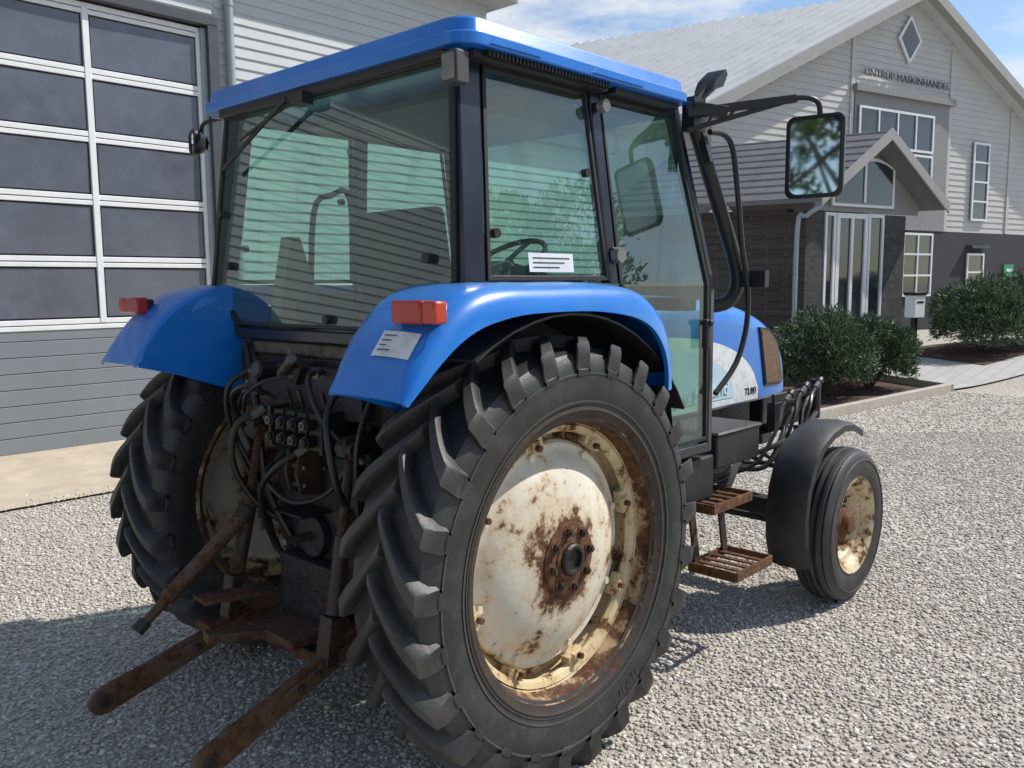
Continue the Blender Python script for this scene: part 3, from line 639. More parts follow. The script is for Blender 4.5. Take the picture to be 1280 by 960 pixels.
for k in range(4):
    y=-.17+.075*k
    r.box((-.42,y,1.17),(.12,.062,.13),GREASE)
    for z in (1.14,1.20):
        r.cyl((-.48,y,z),(-.52,y,z),.022,SATIN,14); r.cyl((-.52,y,z),(-.533,y,z),.017,GREASE if (k+int(z*10))%3 else STEEL,12); r.cyl((-.533,y,z),(-.536,y,z),.009,INKB,10)
    r.bar((-.42,y,1.24),(-.44,y,1.31),.014,.014,DKRUST)
r.box((-.42,-.215,1.17),(.13,.02,.15),GREASE); r.box((-.42,.115,1.17),(.13,.02,.15),GREASE)
r.obj('rear_valve_block',T,bevel=.005)
r=MB(); r.cyl((-.37,.24,1.36),(-.45,.25,1.37),.038,SATIN,18); r.cyl((-.45,.25,1.37),(-.46,.25,1.372),.032,GREYP,18); r.box((-.40,.05,1.38),(.05,.10,.08),GREASE,Matrix.Rotation(.5,3,'X')); r.cyl((-.42,.12,1.36),(-.46,-.02,1.43),.02,STEEL,12); r.box((-.385,.36,1.30),(.04,.06,.09),SATIN)
r.obj('trailer_socket',T,bevel=.004)
h=MB()
def hose(P,r_):
    h.tube(P,r_,HOSE,10,6)
    for e0,e1 in ((P[0],P[1]),(P[-1],P[-2])):
        a=V(e0); d_=(V(e1)-a).normalized(); h.cyl(a-d_*.01,a+d_*.045,r_*1.5,STEEL,8)
hose([(-.46,.20,1.22),(-.54,.26,1.16),(-.54,.30,1.00),(-.46,.28,.84),(-.36,.22,.74)],.013)
hose([(-.44,.16,1.26),(-.53,.18,1.32),(-.52,.32,1.26),(-.42,.40,1.10),(-.34,.42,.95)],.012)
hose([(-.40,-.24,1.34),(-.50,-.28,1.24),(-.50,-.32,1.02),(-.42,-.30,.86)],.013)
hose([(-.40,-.10,1.38),(-.49,-.16,1.36),(-.50,-.26,1.22),(-.40,-.34,1.08)],.010)
hose([(-.42,.28,1.38),(-.50,.38,1.30),(-.46,.44,1.10),(-.36,.40,.80),(-.36,.30,.62)],.011)
hose([(-.40,.02,1.36),(-.50,.10,1.34),(-.53,.20,1.28),(-.48,.30,1.18)],.008)
hose([(-.42,.14,1.04),(-.52,.10,.98),(-.50,-.04,.90),(-.42,-.16,.94),(-.36,-.24,1.08)],.010)
hose([(-.44,-.06,1.10),(-.53,.02,1.02),(-.52,.14,.90),(-.44,.20,.70),(-.38,.16,.58)],.012)
hose([(-.38,.44,1.30),(-.44,.46,1.12),(-.40,.36,.90),(-.38,.38,.70)],.009)
hose([(-.38,-.40,1.34),(-.46,-.40,1.16),(-.44,-.36,.94),(-.38,-.30,.66)],.010)
h.tube([(-.36,.48,1.46),(-.40,.34,1.20),(-.42,.26,.9),(-.36,.16,.66)],.015,HOSE,8)
h.bar((-.33,.50,1.48),(-.30,.36,1.05),.03,.05,CAST); h.bar((-.33,-.50,1.48),(-.30,-.36,1.05),.03,.05,CAST)
h.obj('rear_hoses',T)

# ================================================================ GROUND
def gz(x,y):
    t=min(1,max(0,(x-12)/5)); return .35*t*t*(3-2*t)
def gravelmat():
    m,nt,b=newmat('gravel_sheet')
    tc=N(nt,'ShaderNodeTexCoord'); v=N(nt,'ShaderNodeTexVoronoi'); v.inputs['Scale'].default_value=58; nt.links.new(tc.outputs['Object'],v.inputs['Vector'])
    sep=N(nt,'ShaderNodeSeparateColor'); nt.links.new(v.outputs['Color'],sep.inputs[0])
    r=ramp(nt,sep.outputs[0],[(0,(.33,.305,.27)),(.4,(.45,.42,.375)),(.75,(.54,.51,.465)),(1,(.68,.66,.62))])
    n=noise(nt,.7,4,.6); r2=ramp(nt,n.outputs['Fac'],[(.3,(.88,.865,.84)),(.7,(1.05,1.03,1.0))])
    mx=N(nt,'ShaderNodeMixRGB',blend_type='MULTIPLY'); mx.inputs[0].default_value=1; nt.links.new(r.outputs[0],mx.inputs[1]); nt.links.new(r2.outputs[0],mx.inputs[2])
    dd=ramp(nt,v.outputs['Distance'],[(.3,(1,1,1)),(.8,(.7,.67,.63))]); mx2=N(nt,'ShaderNodeMixRGB',blend_type='MULTIPLY'); mx2.inputs[0].default_value=1
    nt.links.new(mx.outputs[0],mx2.inputs[1]); nt.links.new(dd.outputs[0],mx2.inputs[2]); nt.links.new(mx2.outputs[0],b.inputs['Base Color'])
    b.inputs['Roughness'].default_value=.9
    inv=N(nt,'ShaderNodeMath',operation='SUBTRACT'); inv.inputs[0].default_value=1; nt.links.new(v.outputs['Distance'],inv.inputs[1]); bump(nt,b,inv.outputs[0],.5,.010)
    return m
GRAV=gravelmat()
def sheet(name,xs,ys_,off,mat,mapf=None):
    vs=[];fs=[];nx=len(xs)
    for y in ys_:
        for x in xs:
            X,Y=(x,y) if mapf is None else mapf(x,y); vs.append((X,Y,gz(X,Y)+off))
    for j in range(len(ys_)-1):
        for i in range(nx-1): fs.append((j*nx+i,j*nx+i+1,(j+1)*nx+i+1,(j+1)*nx+i))
    mb=MB(); mb.add(vs,fs,mat); o=mb.obj(name); o['kind']='structure'; return o
xs=[-300,-60,-20,-5,0,6,12]+[12+.5*k for k in range(1,11)]+[22,40,100,400]
sheet('ground',xs,[-300,-60,-20,-5,0,5,10,30,100,400],0,GRAV)
def stones(n_,d0,d1,r0,r1,name):
    yaw=math.radians(47.15); Fh=np.array([math.sin(yaw),math.cos(yaw)]); Rh=np.array([math.cos(yaw),-math.sin(yaw)])
    D=np.sqrt(rng.uniform(d0*d0,d1*d1,n_)); Lt=rng.uniform(-.68,.68,n_)*D
    P=np.array([-2.208,-2.742])+D[:,None]*Fh+Lt[:,None]*Rh
    edge=4.42+.10*np.sin(P[:,0]*2.1)+rng.normal(0,.10,len(P))
    keep=(P[:,1]<edge)&(P[:,0]<12)&~((P[:,0]>7.6)&(P[:,1]>1.62-(P[:,0]-8)*.09)); P=P[keep]; n=len(P)
    t=(1+5**.5)/2; iv=np.array([(-1,t,0),(1,t,0),(-1,-t,0),(1,-t,0),(0,-1,t),(0,1,t),(0,-1,-t),(0,1,-t),(t,0,-1),(t,0,1),(-t,0,-1),(-t,0,1)])/math.sqrt(1+t*t)
    fi=np.array([(0,11,5),(0,5,1),(0,1,7),(0,7,10),(0,10,11),(1,5,9),(5,11,4),(11,10,2),(10,7,6),(7,1,8),(3,9,4),(3,4,2),(3,2,6),(3,6,8),(3,8,9),(4,9,5),(2,4,11),(6,2,10),(8,6,7),(9,8,1)])
    R=rng.uniform(r0,r1,n)*(1+.45*(rng.random(n)>.94)); S=np.stack([R*rng.uniform(.8,1.35,n),R*rng.uniform(.65,1,n),R*rng.uniform(.4,.62,n)],1)
    vv=iv[None]*(1+rng.uniform(-.16,.16,(n,12,1)))*S[:,None,:]
    a=rng.uniform(0,6.28,n); tl=rng.uniform(-.35,.35,n)
    x=vv[...,0]*np.cos(tl)[:,None]-vv[...,2]*np.sin(tl)[:,None]; z=vv[...,0]*np.sin(tl)[:,None]+vv[...,2]*np.cos(tl)[:,None]; y=vv[...,1]
    zb=np.where(P[:,1]>4.38,.018,0.0)
    X=x*np.cos(a)[:,None]-y*np.sin(a)[:,None]+P[:,0:1]; Y=x*np.sin(a)[:,None]+y*np.cos(a)[:,None]+P[:,1:2]; Z=z+(R*rng.uniform(.1,.42,n)+zb)[:,None]
    co=np.stack([X,Y,Z],-1).reshape(-1,3); F=(fi[None]+(np.arange(n)*12)[:,None,None]).reshape(-1)
    me=bpy.data.meshes.new(name); me.vertices.add(len(co)); me.vertices.foreach_set('co',co.ravel()); me.loops.add(len(F)); me.loops.foreach_set('vertex_index',F)
    nf=len(F)//3; me.polygons.add(nf); me.polygons.foreach_set('loop_start',np.arange(nf)*3); me.polygons.foreach_set('loop_total',np.full(nf,3)); me.polygons.foreach_set('use_smooth',np.ones(nf,bool)); me.update(); me.validate()
    return me
def stonemat():
    m,nt,b=newmat('stone'); g=N(nt,'ShaderNodeNewGeometry')
    r=ramp(nt,g.outputs['Random Per Island'],[(0,(.36,.335,.30)),(.2,(.46,.43,.385)),(.45,(.55,.52,.47)),(.6,(.51,.46,.395)),(.8,(.60,.575,.535)),(1,(.76,.74,.705))])
    n=noise(nt,80,4,.6); r2=ramp(nt,n.outputs['Fac'],[(.3,(.86,.86,.86)),(.7,(1.06,1.06,1.06))]); mx=N(nt,'ShaderNodeMixRGB',blend_type='MULTIPLY'); mx.inputs[0].default_value=1
    nt.links.new(r.outputs[0],mx.inputs[1]); nt.links.new(r2.outputs[0],mx.inputs[2])
    n3=noise(nt,.8,3,.6); r3=ramp(nt,n3.outputs['Fac'],[(.3,(.88,.86,.83)),(.7,(1.03,1.02,1.0))]); m4=N(nt,'ShaderNodeMixRGB',blend_type='MULTIPLY'); m4.inputs[0].default_value=1; nt.links.new(mx.outputs[0],m4.inputs[1]); nt.links.new(r3.outputs[0],m4.inputs[2])
    nt.links.new(m4.outputs[0],b.inputs['Base Color']); b.inputs['Roughness'].default_value=.85
    bump(nt,b,n.outputs['Fac'],.3,.003); return m
SM=stonemat()
for i,(n_,d0,d1,r0,r1) in enumerate(((54000,2.2,5.2,.0045,.0118),(78000,5.2,9.5,.006,.0128),(26000,9.5,13.5,.0085,.015))):
    me=stones(n_,d0,d1,r0,r1,'gravel'); me.materials.append(SM); o=bpy.data.objects.new('gravel',me); scn.collection.objects.link(o); o['kind']='stuff'
CONC=M('apron_concrete',(.50,.42,.32),.9,0,.16,2.5,bmp=.4,bscale=90,bd=.004,dirt=(.38,.33,.265),dirtpos=(.45,.8))
sheet('pavement',list(np.linspace(-14,10.6,25)),[4.4,5.2,6.0,6.82],.02,CONC)
SLAB,nt,b=newmat('paving_slab'); tc=N(nt,'ShaderNodeTexCoord'); br=N(nt,'ShaderNodeTexBrick'); br.inputs['Scale'].default_value=1.0; br.inputs['Color1'].default_value=(.44,.43,.41,1); br.inputs['Color2'].default_value=(.40,.39,.37,1); br.inputs['Mortar'].default_value=(.28,.27,.25,1); br.inputs['Mortar Size'].default_value=.008
nt.links.new(tc.outputs['Object'],br.inputs['Vector']); nt.links.new(br.outputs[0],b.inputs['Base Color']); b.inputs['Roughness'].default_value=.85
SOIL=M('mulch',(.10,.055,.038),.95,0,.4,20,bmp=.9,bscale=50,bd=.03)
KERB=M('kerb_concrete',(.42,.38,.32),.85,0,.15,8,bmp=.3)
def quadmap(P):
    def f(u,v):
        a=V(P[0])*(1-u)+V(P[1])*u; b_=V(P[3])*(1-u)+V(P[2])*u; p=a*(1-v)+b_*v; return p.x,p.y
    return f
U=list(np.linspace(0,1,14))
sheet('path',U,U,.03,SLAB,quadmap([(11.95,1.2),(22.0,-1.7),(23.2,1.2),(13.6,4.4)]))
sheet('planting_bed',U,U,.015,SOIL,quadmap([(8.0,1.60),(11.9,1.24),(13.5,4.4),(8.6,5.6)]))
k=MB()
k.bar((7.95,1.60,.06),(11.95,1.22,.06),.10,.13,KERB); k.bar((7.97,1.55,.06),(8.55,5.6,.06),.10,.125,KERB); k.bar((11.97,1.17,.06),(13.6,4.4,.12),.10,.12,KERB)
o=k.obj('kerb',bevel=.012); o['kind']='structure'
sheet('planting_bed',U,U,.045,SOIL,quadmap([(14.5,1.35),(21.0,-.35),(21.6,1.7),(15.3,3.2)]))

# ================================================================ LEFT HALL
SIDE=M('siding_light_grey',(.50,.525,.53),.6,0,.06,1.5,dirt=(.42,.44,.44),dirtpos=(.5,.9))
SIDE2=M('siding_warm_grey',(.52,.51,.48),.6,0,.06,1.5,dirt=(.43,.42,.39),dirtpos=(.5,.9))
DKT=M('dark_trim',(.055,.065,.075),.5,0,.1,6)
WFR=M('white_frame',(.76,.78,.79),.4,0,.05,6,dirt=(.60,.62,.63),dirtpos=(.55,.95))
def panemat(name,c,r):
    return M(name,c,r,0,.18,1.3,coat=.5,dirt=sc(c,1.5),dirtpos=(.45,.9),rv=.08)
PANE=panemat('dusty_pane',(.095,.105,.135),.25)
GDR=M('door_panel_grey',(.20,.225,.245),.5,0,.06,2)
ZINC=M('zinc_pipe',(.33,.37,.40),.45,.3,.1,6)
ROOFM=M('roof_sheet_grey',(.50,.51,.52),.5,0,.08,1.2,dirt=(.38,.39,.39),dirtpos=(.5,.85))
H=thing('garage_building',(-2,6.8,0),'grey clapboard workshop hall with large sectional garage door','building')
WY=6.80
w=MB()
def boards(mb,x0f,x1f,z0,z1,pitch,tr,mat,th=.022):
    z=z0
    while z<z1-.01:
        zt=min(z+pitch,z1); zm=(z+zt)/2; a,b_=x0f(zm),x1f(zm)
        if b_-a>.05:
            P=[(0,z),(th,z),(th*.25,zt),(0,zt)]
            mb.loft([[tr(a,o,zz) for o,zz in P],[tr(b_,o,zz) for o,zz in P]],mat)
        z+=pitch
trL=lambda x,o,z:(x,WY-.10-o,z)
XE=7.45
boards(w,lambda z:2.98,lambda z:10.5 if z<4.0 else XE,.25,5.9,.125,trL,SIDE)
boards(w,lambda z:-14,lambda z:-3.5,.25,4.66,.125,trL,SIDE)
boards(w,lambda z:-14,lambda z:2.98,4.66,5.9,.125,trL,SIDE)
w.box(((2.93+XE)/2,WY+3.9,2.95),(XE-2.93,8.0,5.9),SIDE); w.box((-8.75,WY+3.9,2.95),(10.5,8.0,5.9),SIDE); w.box((-.26,WY+4.1,2.95),(6.5,7.6,5.89),SIDE)
w.box(((XE+10.48)/2,WY+3.0,2.0),(10.48-XE,6.1,4.0),SIDE)
w.box(((XE+10.5)/2,WY+2.9,4.06),(10.6-XE,6.4,.14),DKT)
w.box((6.74,WY-.04,.13),(7.5,.20,.26),DKT)
w.obj('wall',H)
r=MB(); r.prism([(0,WY-.55,5.88),(0,WY-.55,6.02),(0,WY+4,8.1),(0,WY+8.4,6.0),(0,WY+8.4,5.88)],(-14.3,0,0),(XE+.25,0,0),ROOFM); r.cyl((-14.3,WY-.60,6.0),(XE+.25,WY-.60,6.0),.06,WFR,12)
r.obj('roof',H)
p=MB(); p.cyl((3.13,WY-.18,.05),(3.13,WY-.18,5.95),.05,ZINC,16)
for z in (1,3,4.9): p.cyl((3.13,WY-.18,z),(3.13,WY-.18,z+.04),.058,ZINC,16)
p.obj('drainpipe',H)
f=MB(); f.box((2.93,WY-.11,2.33),(.13,.12,4.66),DKT); f.box((-3.45,WY-.11,2.33),(.13,.12,4.66),DKT); f.box((-.26,WY-.11,4.70),(6.5,.12,.12),DKT); f.box((2.84,WY-.07,2.31),(.06,.08,4.62),ZINC)
f.obj('door_frame',H,bevel=.006)
g=MB(); y0=WY-.03
for k in range(8):
    z=.02+.1625*k; g.box((-.26,y0,z+.079),(6.15,.05,.155),GDR)
g.box((-.26,y0+.04,2.3),(6.2,.03,4.6),DKT)
cols=[-3.3,-2.10,-.88,.345,1.56,2.80]
zz=[1.325+.65*k for k in range(6)]
for z in zz:
    g.box((-.26,y0-.005,z+.018),(6.15,.06,.052),WFR); g.box((-.26,y0-.005,z-.042),(6.15,.06,.046),WFR)
for x in cols: g.box((x,y0-.012,2.95),(.065,.06,3.25),WFR)
gd=g.obj('garage_door',H,bevel=.004)
for i in range(5):
    for j in range(5):
        x0,x1=cols[i]+.035,cols[i+1]-.035; z0,z1=zz[j]+.045,zz[j+1]-.067
        p=MB(); p.box(((x0+x1)/2,y0+.0,(z0+z1)/2),(x1-x0,.02,z1-z0),RUBBER)
        tl=Matrix.Rotation(.006*((i*7+j*3)%5-2),3,'Z')@Matrix.Rotation(.006*((i*5+j*2)%5-2),3,'X')
        p.box(((x0+x1)/2,y0-.012,(z0+z1)/2),(x1-x0-.035,.02,z1-z0-.035),PANE,tl); p.obj('window',gd)

# ================================================================ RIGHT BUILDING
K=1.2; PX,PY=20.78,5.77; DU=V((.961,-.278,0)); NO=V((-.278,-.961,0))
def Zc(z): return 1.69+K*(z-1.69)
def FB(s,off,z,base=None): 
    b=V((PX,PY,0)) if base is None else base
    p=b+DU*(K*s)+NO*off; return V((p.x,p.y,Zc(z)))
BASE=-1.1
B=thing('office_building',(20.8,5.8,.3),'grey clapboard office building with gable roof and glazed porch','building')
E=V((-.215,.976,0))
pk=(1.22,7.88); sl=.485
w=MB()
def xl(z): return max(-4.75,pk[0]-(pk[1]-.12-z)/sl)
def xr(z): return min(8.0,pk[0]+(pk[1]-.12-z)/sl)
boards(w,xl,xr,2.84,7.8,.135,lambda s,o,z:FB(s,o*1.2,z),SIDE2)
hexp=[(-4.75,BASE),(8.0,BASE),(8.0,4.5),(pk[0],pk[1]-.1),(-4.75,4.95)]
w.prism([FB(s,-.01,z) for s,z in hexp],(0,0,0),E*11,SIDE2)
DG=M('dark_render',(.045,.045,.05),.85,0,.12,3,bmp=.3)
w.prism([FB(s,.04,z) for s,z in [(-4.78,BASE),(8.0,BASE),(8.0,2.84),(-4.78,2.84)]],(0,0,0),-NO*.03,DG)
for s in (-.80,2.66,5.2): w.prism([FB(a,.05,z) for a,z in [(s-.05,2.84),(s+.05,2.84),(s+.05,6.9 if s!=5.2 else 5.8),(s-.05,6.9 if s!=5.2 else 5.8)]],(0,0,0),-NO*.04,SIDE2)
w.obj('wall',B)
r=MB()
def slope(sd):
    s_e=pk[0]+sd*6.7; ze=pk[1]-6.7*sl
    a=FB(pk[0],.45,pk[1]+.1); b_=FB(s_e,.45,ze+.1)
    r.prism([a,b_,b_-V((0,0,.14)),a-V((0,0,.14))],(0,0,0),E*12,ROOFM)
    nrm=(b_-a).cross(E).normalized(); 
    if nrm.z<0: nrm=-nrm
    for k in range(30):
        o=E*(.4*k+.05); q=nrm*.06
        r.prism([a+o,a+o+E*.12,a+o+E*.09+q,a+o+E*.03+q],(0,0,0),(b_-a),ROOFM)
slope(-1); slope(1)
r.obj('roof',B)
r=MB(); r.cyl(FB(-2.3,-3.0,6.3),FB(-2.3,-3.0,6.75),.12,DKT,14); r.obj('roof_vent_pipe',B)
bb=MB(); FAS=M('fascia_grey',(.36,.35,.33),.6,0,.08,3)
for sd in (-1,1):
    s_e=pk[0]+sd*6.75; ze=pk[1]-6.75*sl
    bb.prism([FB(pk[0],.50,pk[1]+.16),FB(s_e,.50,ze+.16),FB(s_e,.50,ze-.08),FB(pk[0],.50,pk[1]-.08)],(0,0,0),-NO*.05,FAS)
    bb.prism([FB(pk[0],.46,pk[1]-.02),FB(s_e,.46,ze-.02),FB(s_e,.46,ze-.06),FB(pk[0],.46,pk[1]-.06)],(0,0,0),-NO*.46,FAS)
bb.obj('fascia',B)
WG=panemat('window_pane_dark',(.035,.04,.045),.06)
def window(pts_s,z0,z1,nx,nz,name='window',par=B,off=.05,base=None,fr=.05,glass=WG,fm=WFR):
    s0,s1=pts_s; mb=MB()
    P=lambda s,z,o: FB(s,o,z,base)
    mb.prism([P(s0,z0,off),P(s1,z0,off),P(s1,z1,off),P(s0,z1,off)],(0,0,0),NO*.02,glass)
    def br_(a,b_,c,d): mb.prism([P(a,c,off),P(b_,c,off),P(b_,d,off),P(a,d,off)],(0,0,0),NO*.055,fm)
    br_(s0,s0+fr,z0,z1); br_(s1-fr,s1,z0,z1); br_(s0+fr,s1-fr,z0,z0+fr); br_(s0+fr,s1-fr,z1-fr,z1)
    for i in range(1,nx): 
        s=s0+(s1-s0)*i/nx; br_(s-fr*.4,s+fr*.4,z0+fr,z1-fr)
    for i in range(1,nz):
        z=z0+(z1-z0)*i/nz
        for j in range(nx):
            a=s0+(s1-s0)*j/nx+(fr if j==0 else fr*.4); b_=s0+(s1-s0)*(j+1)/nx-(fr if j==nx-1 else fr*.4); br_(a,b_,z-fr*.4,z+fr*.4)
    return mb.obj(name,par)
bay=MB(); BG=M('bay_panel_grey',(.25,.25,.245),.6,0,.06,3)
bay.prism([FB(s,.03,z) for s,z in [(-.72,2.84),(2.60,2.84),(2.60,5.72),(-.72,5.72)]],(0,0,0),NO*.03,BG); bay.prism([FB(s,.03,z) for s,z in [(-.80,5.66),(2.68,5.66),(2.68,5.80),(-.80,5.80)]],(0,0,0),NO*.16,BG)
bay.obj('bay_panel',B)
window((-.62,1.98),4.55,5.38,4,1,off=.07); window((-.62,1.98),3.62,4.50,4,1,off=.07)
window((1.05,2.15),1.35,2.78,2,3,off=.06)
window((3.62,4.28),3.12,4.95,1,4,off=.04); window((3.55,4.25),1.45,2.35,1,2,off=.05)
mb=MB(); c_=(1.02,6.92); o_=[(0,.52),(.40,0),(0,-.52),(-.40,0)]
mb.prism([FB(c_[0]+a,.04,c_[1]+b_) for a,b_ in o_],(0,0,0),NO*.05,WFR); mb.prism([FB(c_[0]+a*.78,.09,c_[1]+b_*.78) for a,b_ in o_],(0,0,0),NO*.012,WG); mb.obj('diamond_window',B)
sg=MB(); SG=M('sign_letters_dark',(.06,.065,.075),.5)
o_=FB(1.01,.09,6.07); sg.text('LINTRUP-MASKINHANDEL',.28,o_,tuple(DU),(0,0,1),SG,.02,width=2.98*K,bold=-.004); sg.obj('sign_lettering',B)
PB=V((19.77,2.31,0))
def PF(s,off,z): return FB(s,off,z,PB)
BRK,nt,b=newmat('dark_brick'); tc=N(nt,'ShaderNodeTexCoord'); mp=N(nt,'ShaderNodeMapping'); mp.inputs['Rotation'].default_value=(math.pi/2,0,0); br=N(nt,'ShaderNodeTexBrick'); br.inputs['Scale'].default_value=3.5; br.inputs['Color1'].default_value=(.045,.040,.038,1); br.inputs['Color2'].default_value=(.085,.075,.068,1); br.inputs['Mortar'].default_value=(.10,.095,.09,1); br.inputs['Mortar Size'].default_value=.010
nt.links.new(tc.outputs['Object'],mp.inputs[0]); nt.links.new(mp.outputs[0],br.inputs['Vector']); nt.links.new(br.outputs[0],b.inputs['Base Color']); b.inputs['Roughness'].default_value=.85
pr=MB(); ppk=(-3.95,4.02); pe=.68
def pz(s): return ppk[1]-abs(s-ppk[0])*pe
for (a,b_) in ((-5.45,-5.05),(-3.50,-2.95)):
    pr.prism([PF(s,-.15,z) for s,z in [(a,BASE),(b_,BASE),(b_,2.80),(a,2.80)]],(0,0,0),-NO*.45,BRK)
pr.prism([PF(s,-.60,z) for s,z in [(-5.45,BASE),(-5.30,BASE),(-5.30,2.86),(-5.45,2.86)]],(0,0,0),E*3.4,BRK)
pr.obj('porch_wall',B)
rf=MB(); RD=M('porch_roof_grey',(.16,.16,.165),.7,0,.15,4,bmp=.3); 
for sd in (-1,1):
    se=ppk[0]+sd*1.62; z0,z1=ppk[1]+.06,ppk[1]-1.62*pe+.06
    a=PF(ppk[0],.30,z0); b_=PF(se,.30,z1)
    rf.prism([a,b_,b_-V((0,0,.09)),a-V((0,0,.09))],(0,0,0),E*4.3,RD)
    for k in range(9):
        q=(b_-a)*(k/9.); rf.prism([a+q+V((0,0,.0)),a+q+V((0,0,.022)),a+(b_-a)*((k+.10)/9)+V((0,0,.018)),a+(b_-a)*((k+.10)/9)],(0,0,0),E*4.3,RD)
    rf.prism([PF(ppk[0],.33,z0+.05),PF(se,.33,z1+.05),PF(se,.33,z1-.13),PF(ppk[0],.33,z0-.13)],(0,0,0),-NO*.04,FAS)
rf.obj('porch_roof',B)
pr=MB(); pr.prism([PF(s,-.12,z) for s,z in [(-5.3,2.82),(-2.65,2.82),(-2.65,pz(-2.65)-.05),(ppk[0],ppk[1]-.05),(-5.3,pz(-5.3)-.05)]],(0,0,0),-NO*.05,BG); pr.obj('porch_gable',B)
gl=MB(); tri=[(-4.95,2.90)]+[(-4.95+1.55*k/8,3.12+.58*math.sin(math.pi*(.12+.62*k/8))) for k in range(9)]+[(-3.40,2.90)]
gl.prism([PF(s,-.10,z) for s,z in tri],(0,0,0),NO*.05,WFR); ti=inset(tri,.08); gl.prism([PF(s,-.045,z) for s,z in ti],(0,0,0),NO*.012,WG)
gl.prism([PF(s,-.03,z) for s,z in [(-4.22,2.97),(-4.17,2.97),(-4.17,3.60),(-4.22,3.60)]],(0,0,0),NO*.02,WFR); gl.obj('gable_window',B)
window((-5.0,-4.74),.45,2.80,1,1,'window',off=-.20,base=PB,fr=.05)
window((-4.72,-3.94),.40,2.80,2,1,'door',off=-.20,base=PB,fr=.08)
window((-3.92,-3.52),.45,2.80,1,1,'window',off=-.20,base=PB,fr=.05)
pr=MB(); pr.prism([PF(s,-.8,z) for s,z in [(-5.4,BASE),(-3.0,BASE),(-3.0,2.8),(-5.4,2.8)]],(0,0,0),-NO*.05,DG); pr.obj('porch_back_wall',B)
pr=MB(); pr.tube([PF(-5.52,.28,2.86),PF(-5.70,.1,2.70),PF(-5.70,-.1,2.5),PF(-5.70,-.1,.2)],.045,ZINC,10); pr.obj('drainpipe',B)
R=Matrix((DU,-NO,V((0,0,1)))).transposed()
p0=FB(-3.95,.95,1.30,PB)
mbx=thing('letter_box',(p0.x,p0.y,.3),'white and black letter box on a post by the porch','letter box')
m=MB(); m.box(p0,(.30,.22,.42),WFR,R); m.box(p0+V((0,0,.235)),(.34,.26,.06),SATIN,R); m.box(p0+NO*.112+V((0,0,.08)),(.20,.01,.04),SATIN,R); m.box(p0-V((0,0,.56)),(.09,.09,.70),SATIN,R); m.obj('box',mbx,bevel=.01)
GS=M('green_sign',(.02,.30,.10),.5); s_=thing('green_sign',tuple(FB(5.35,.3,.2)),'small green notice sign on the dark wall','sign'); m=MB(); m.box(FB(5.30,.12,1.95),(.5,.03,.34),GS,R); m.box(FB(5.30,.14,1.95),(.30,.012,.08),WFR,R); m.obj('board',s_)
m=MB(); m.box(FB(3.9,.12,2.50),(.9,.25,.08),DKT,R); m.obj('window_canopy',B)

# ================================================================ PLANTS
def leafmat(name,c):
    m,nt,b=newmat(name); g=N(nt,'ShaderNodeNewGeometry'); r=ramp(nt,g.outputs['Random Per Island'],[(0,sc(c,.55)),(.5,c),(1,sc(c,1.7))])
    n=noise(nt,2.2,3,.6); r2=ramp(nt,n.outputs['Fac'],[(.35,(.65,.65,.65)),(.65,(1.2,1.2,1.1))]); mx=N(nt,'ShaderNodeMixRGB',blend_type='MULTIPLY'); mx.inputs[0].default_value=1
    nt.links.new(r.outputs[0],mx.inputs[1]); nt.links.new(r2.outputs[0],mx.inputs[2]); nt.links.new(mx.outputs[0],b.inputs['Base Color']); b.inputs['Roughness'].default_value=.6; return m
PINE=leafmat('pine_needles',(.12,.18,.10)); LEAF=leafmat('tree_leaves',(.06,.12,.025)); BARK=M('bark',(.09,.065,.045),.9,0,.3,12,bmp=.6)
def tufts(name,blobs,n,size,mat,parent,elong=2.5):
    co=[]
    W=np.array([b[1][0]*b[1][1]+b[1][0]*b[1][2] for b in blobs]); W=W/W.sum()
    for (c,rad),w_ in zip(blobs,W):
        m_=int(n*w_); d=rng.normal(size=(m_,3)); d/=np.linalg.norm(d,axis=1)[:,None]; d[:,2]=np.where(d[:,2]<-.3,-d[:,2],d[:,2])
        lump=1+.13*np.sin(d[:,0]*7+c[0]*3)*np.sin(d[:,1]*8+c[1])+.10*np.sin(d[:,2]*11+d[:,0]*9)
        t=rng.uniform(.72,1.06,m_)**.7*lump; p=np.array(c)+d*np.array(rad)*t[:,None]
        dirn=d+rng.normal(size=(m_,3))*.55; dirn[:,2]+=.35; dirn/=np.linalg.norm(dirn,axis=1)[:,None]
        s_=np.cross(dirn,rng.normal(size=(m_,3))); s_/=np.linalg.norm(s_,axis=1)[:,None]; sz=size*rng.uniform(.6,1.4,m_)
        a=p-s_*(sz*.35)[:,None]; b_=p+s_*(sz*.35)[:,None]; e=p+dirn*(sz*elong)[:,None]; g2=p+dirn*(sz*elong*.5)[:,None]+np.cross(dirn,s_)*(sz*.35)[:,None]
        co.append(np.stack([a,b_,e,g2],1).reshape(-1,3))
    co=np.concatenate(co); n_=len(co)//4; idx=np.arange(n_)*4
    F=np.stack([idx,idx+1,idx+2,idx,idx+3,idx+2],1).reshape(-1)
    me=bpy.data.meshes.new(name); me.vertices.add(len(co)); me.vertices.foreach_set('co',co.ravel()); me.loops.add(len(F)); me.loops.foreach_set('vertex_index',F); nf=len(F)//3
    me.polygons.add(nf); me.polygons.foreach_set('loop_start',np.arange(nf)*3); me.polygons.foreach_set('loop_total',np.full(nf,3)); me.update(); me.validate(); me.materials.append(mat)
    o=bpy.data.objects.new(name,me); scn.collection.objects.link(o); 
    if parent: setpar(o,parent)
    return o
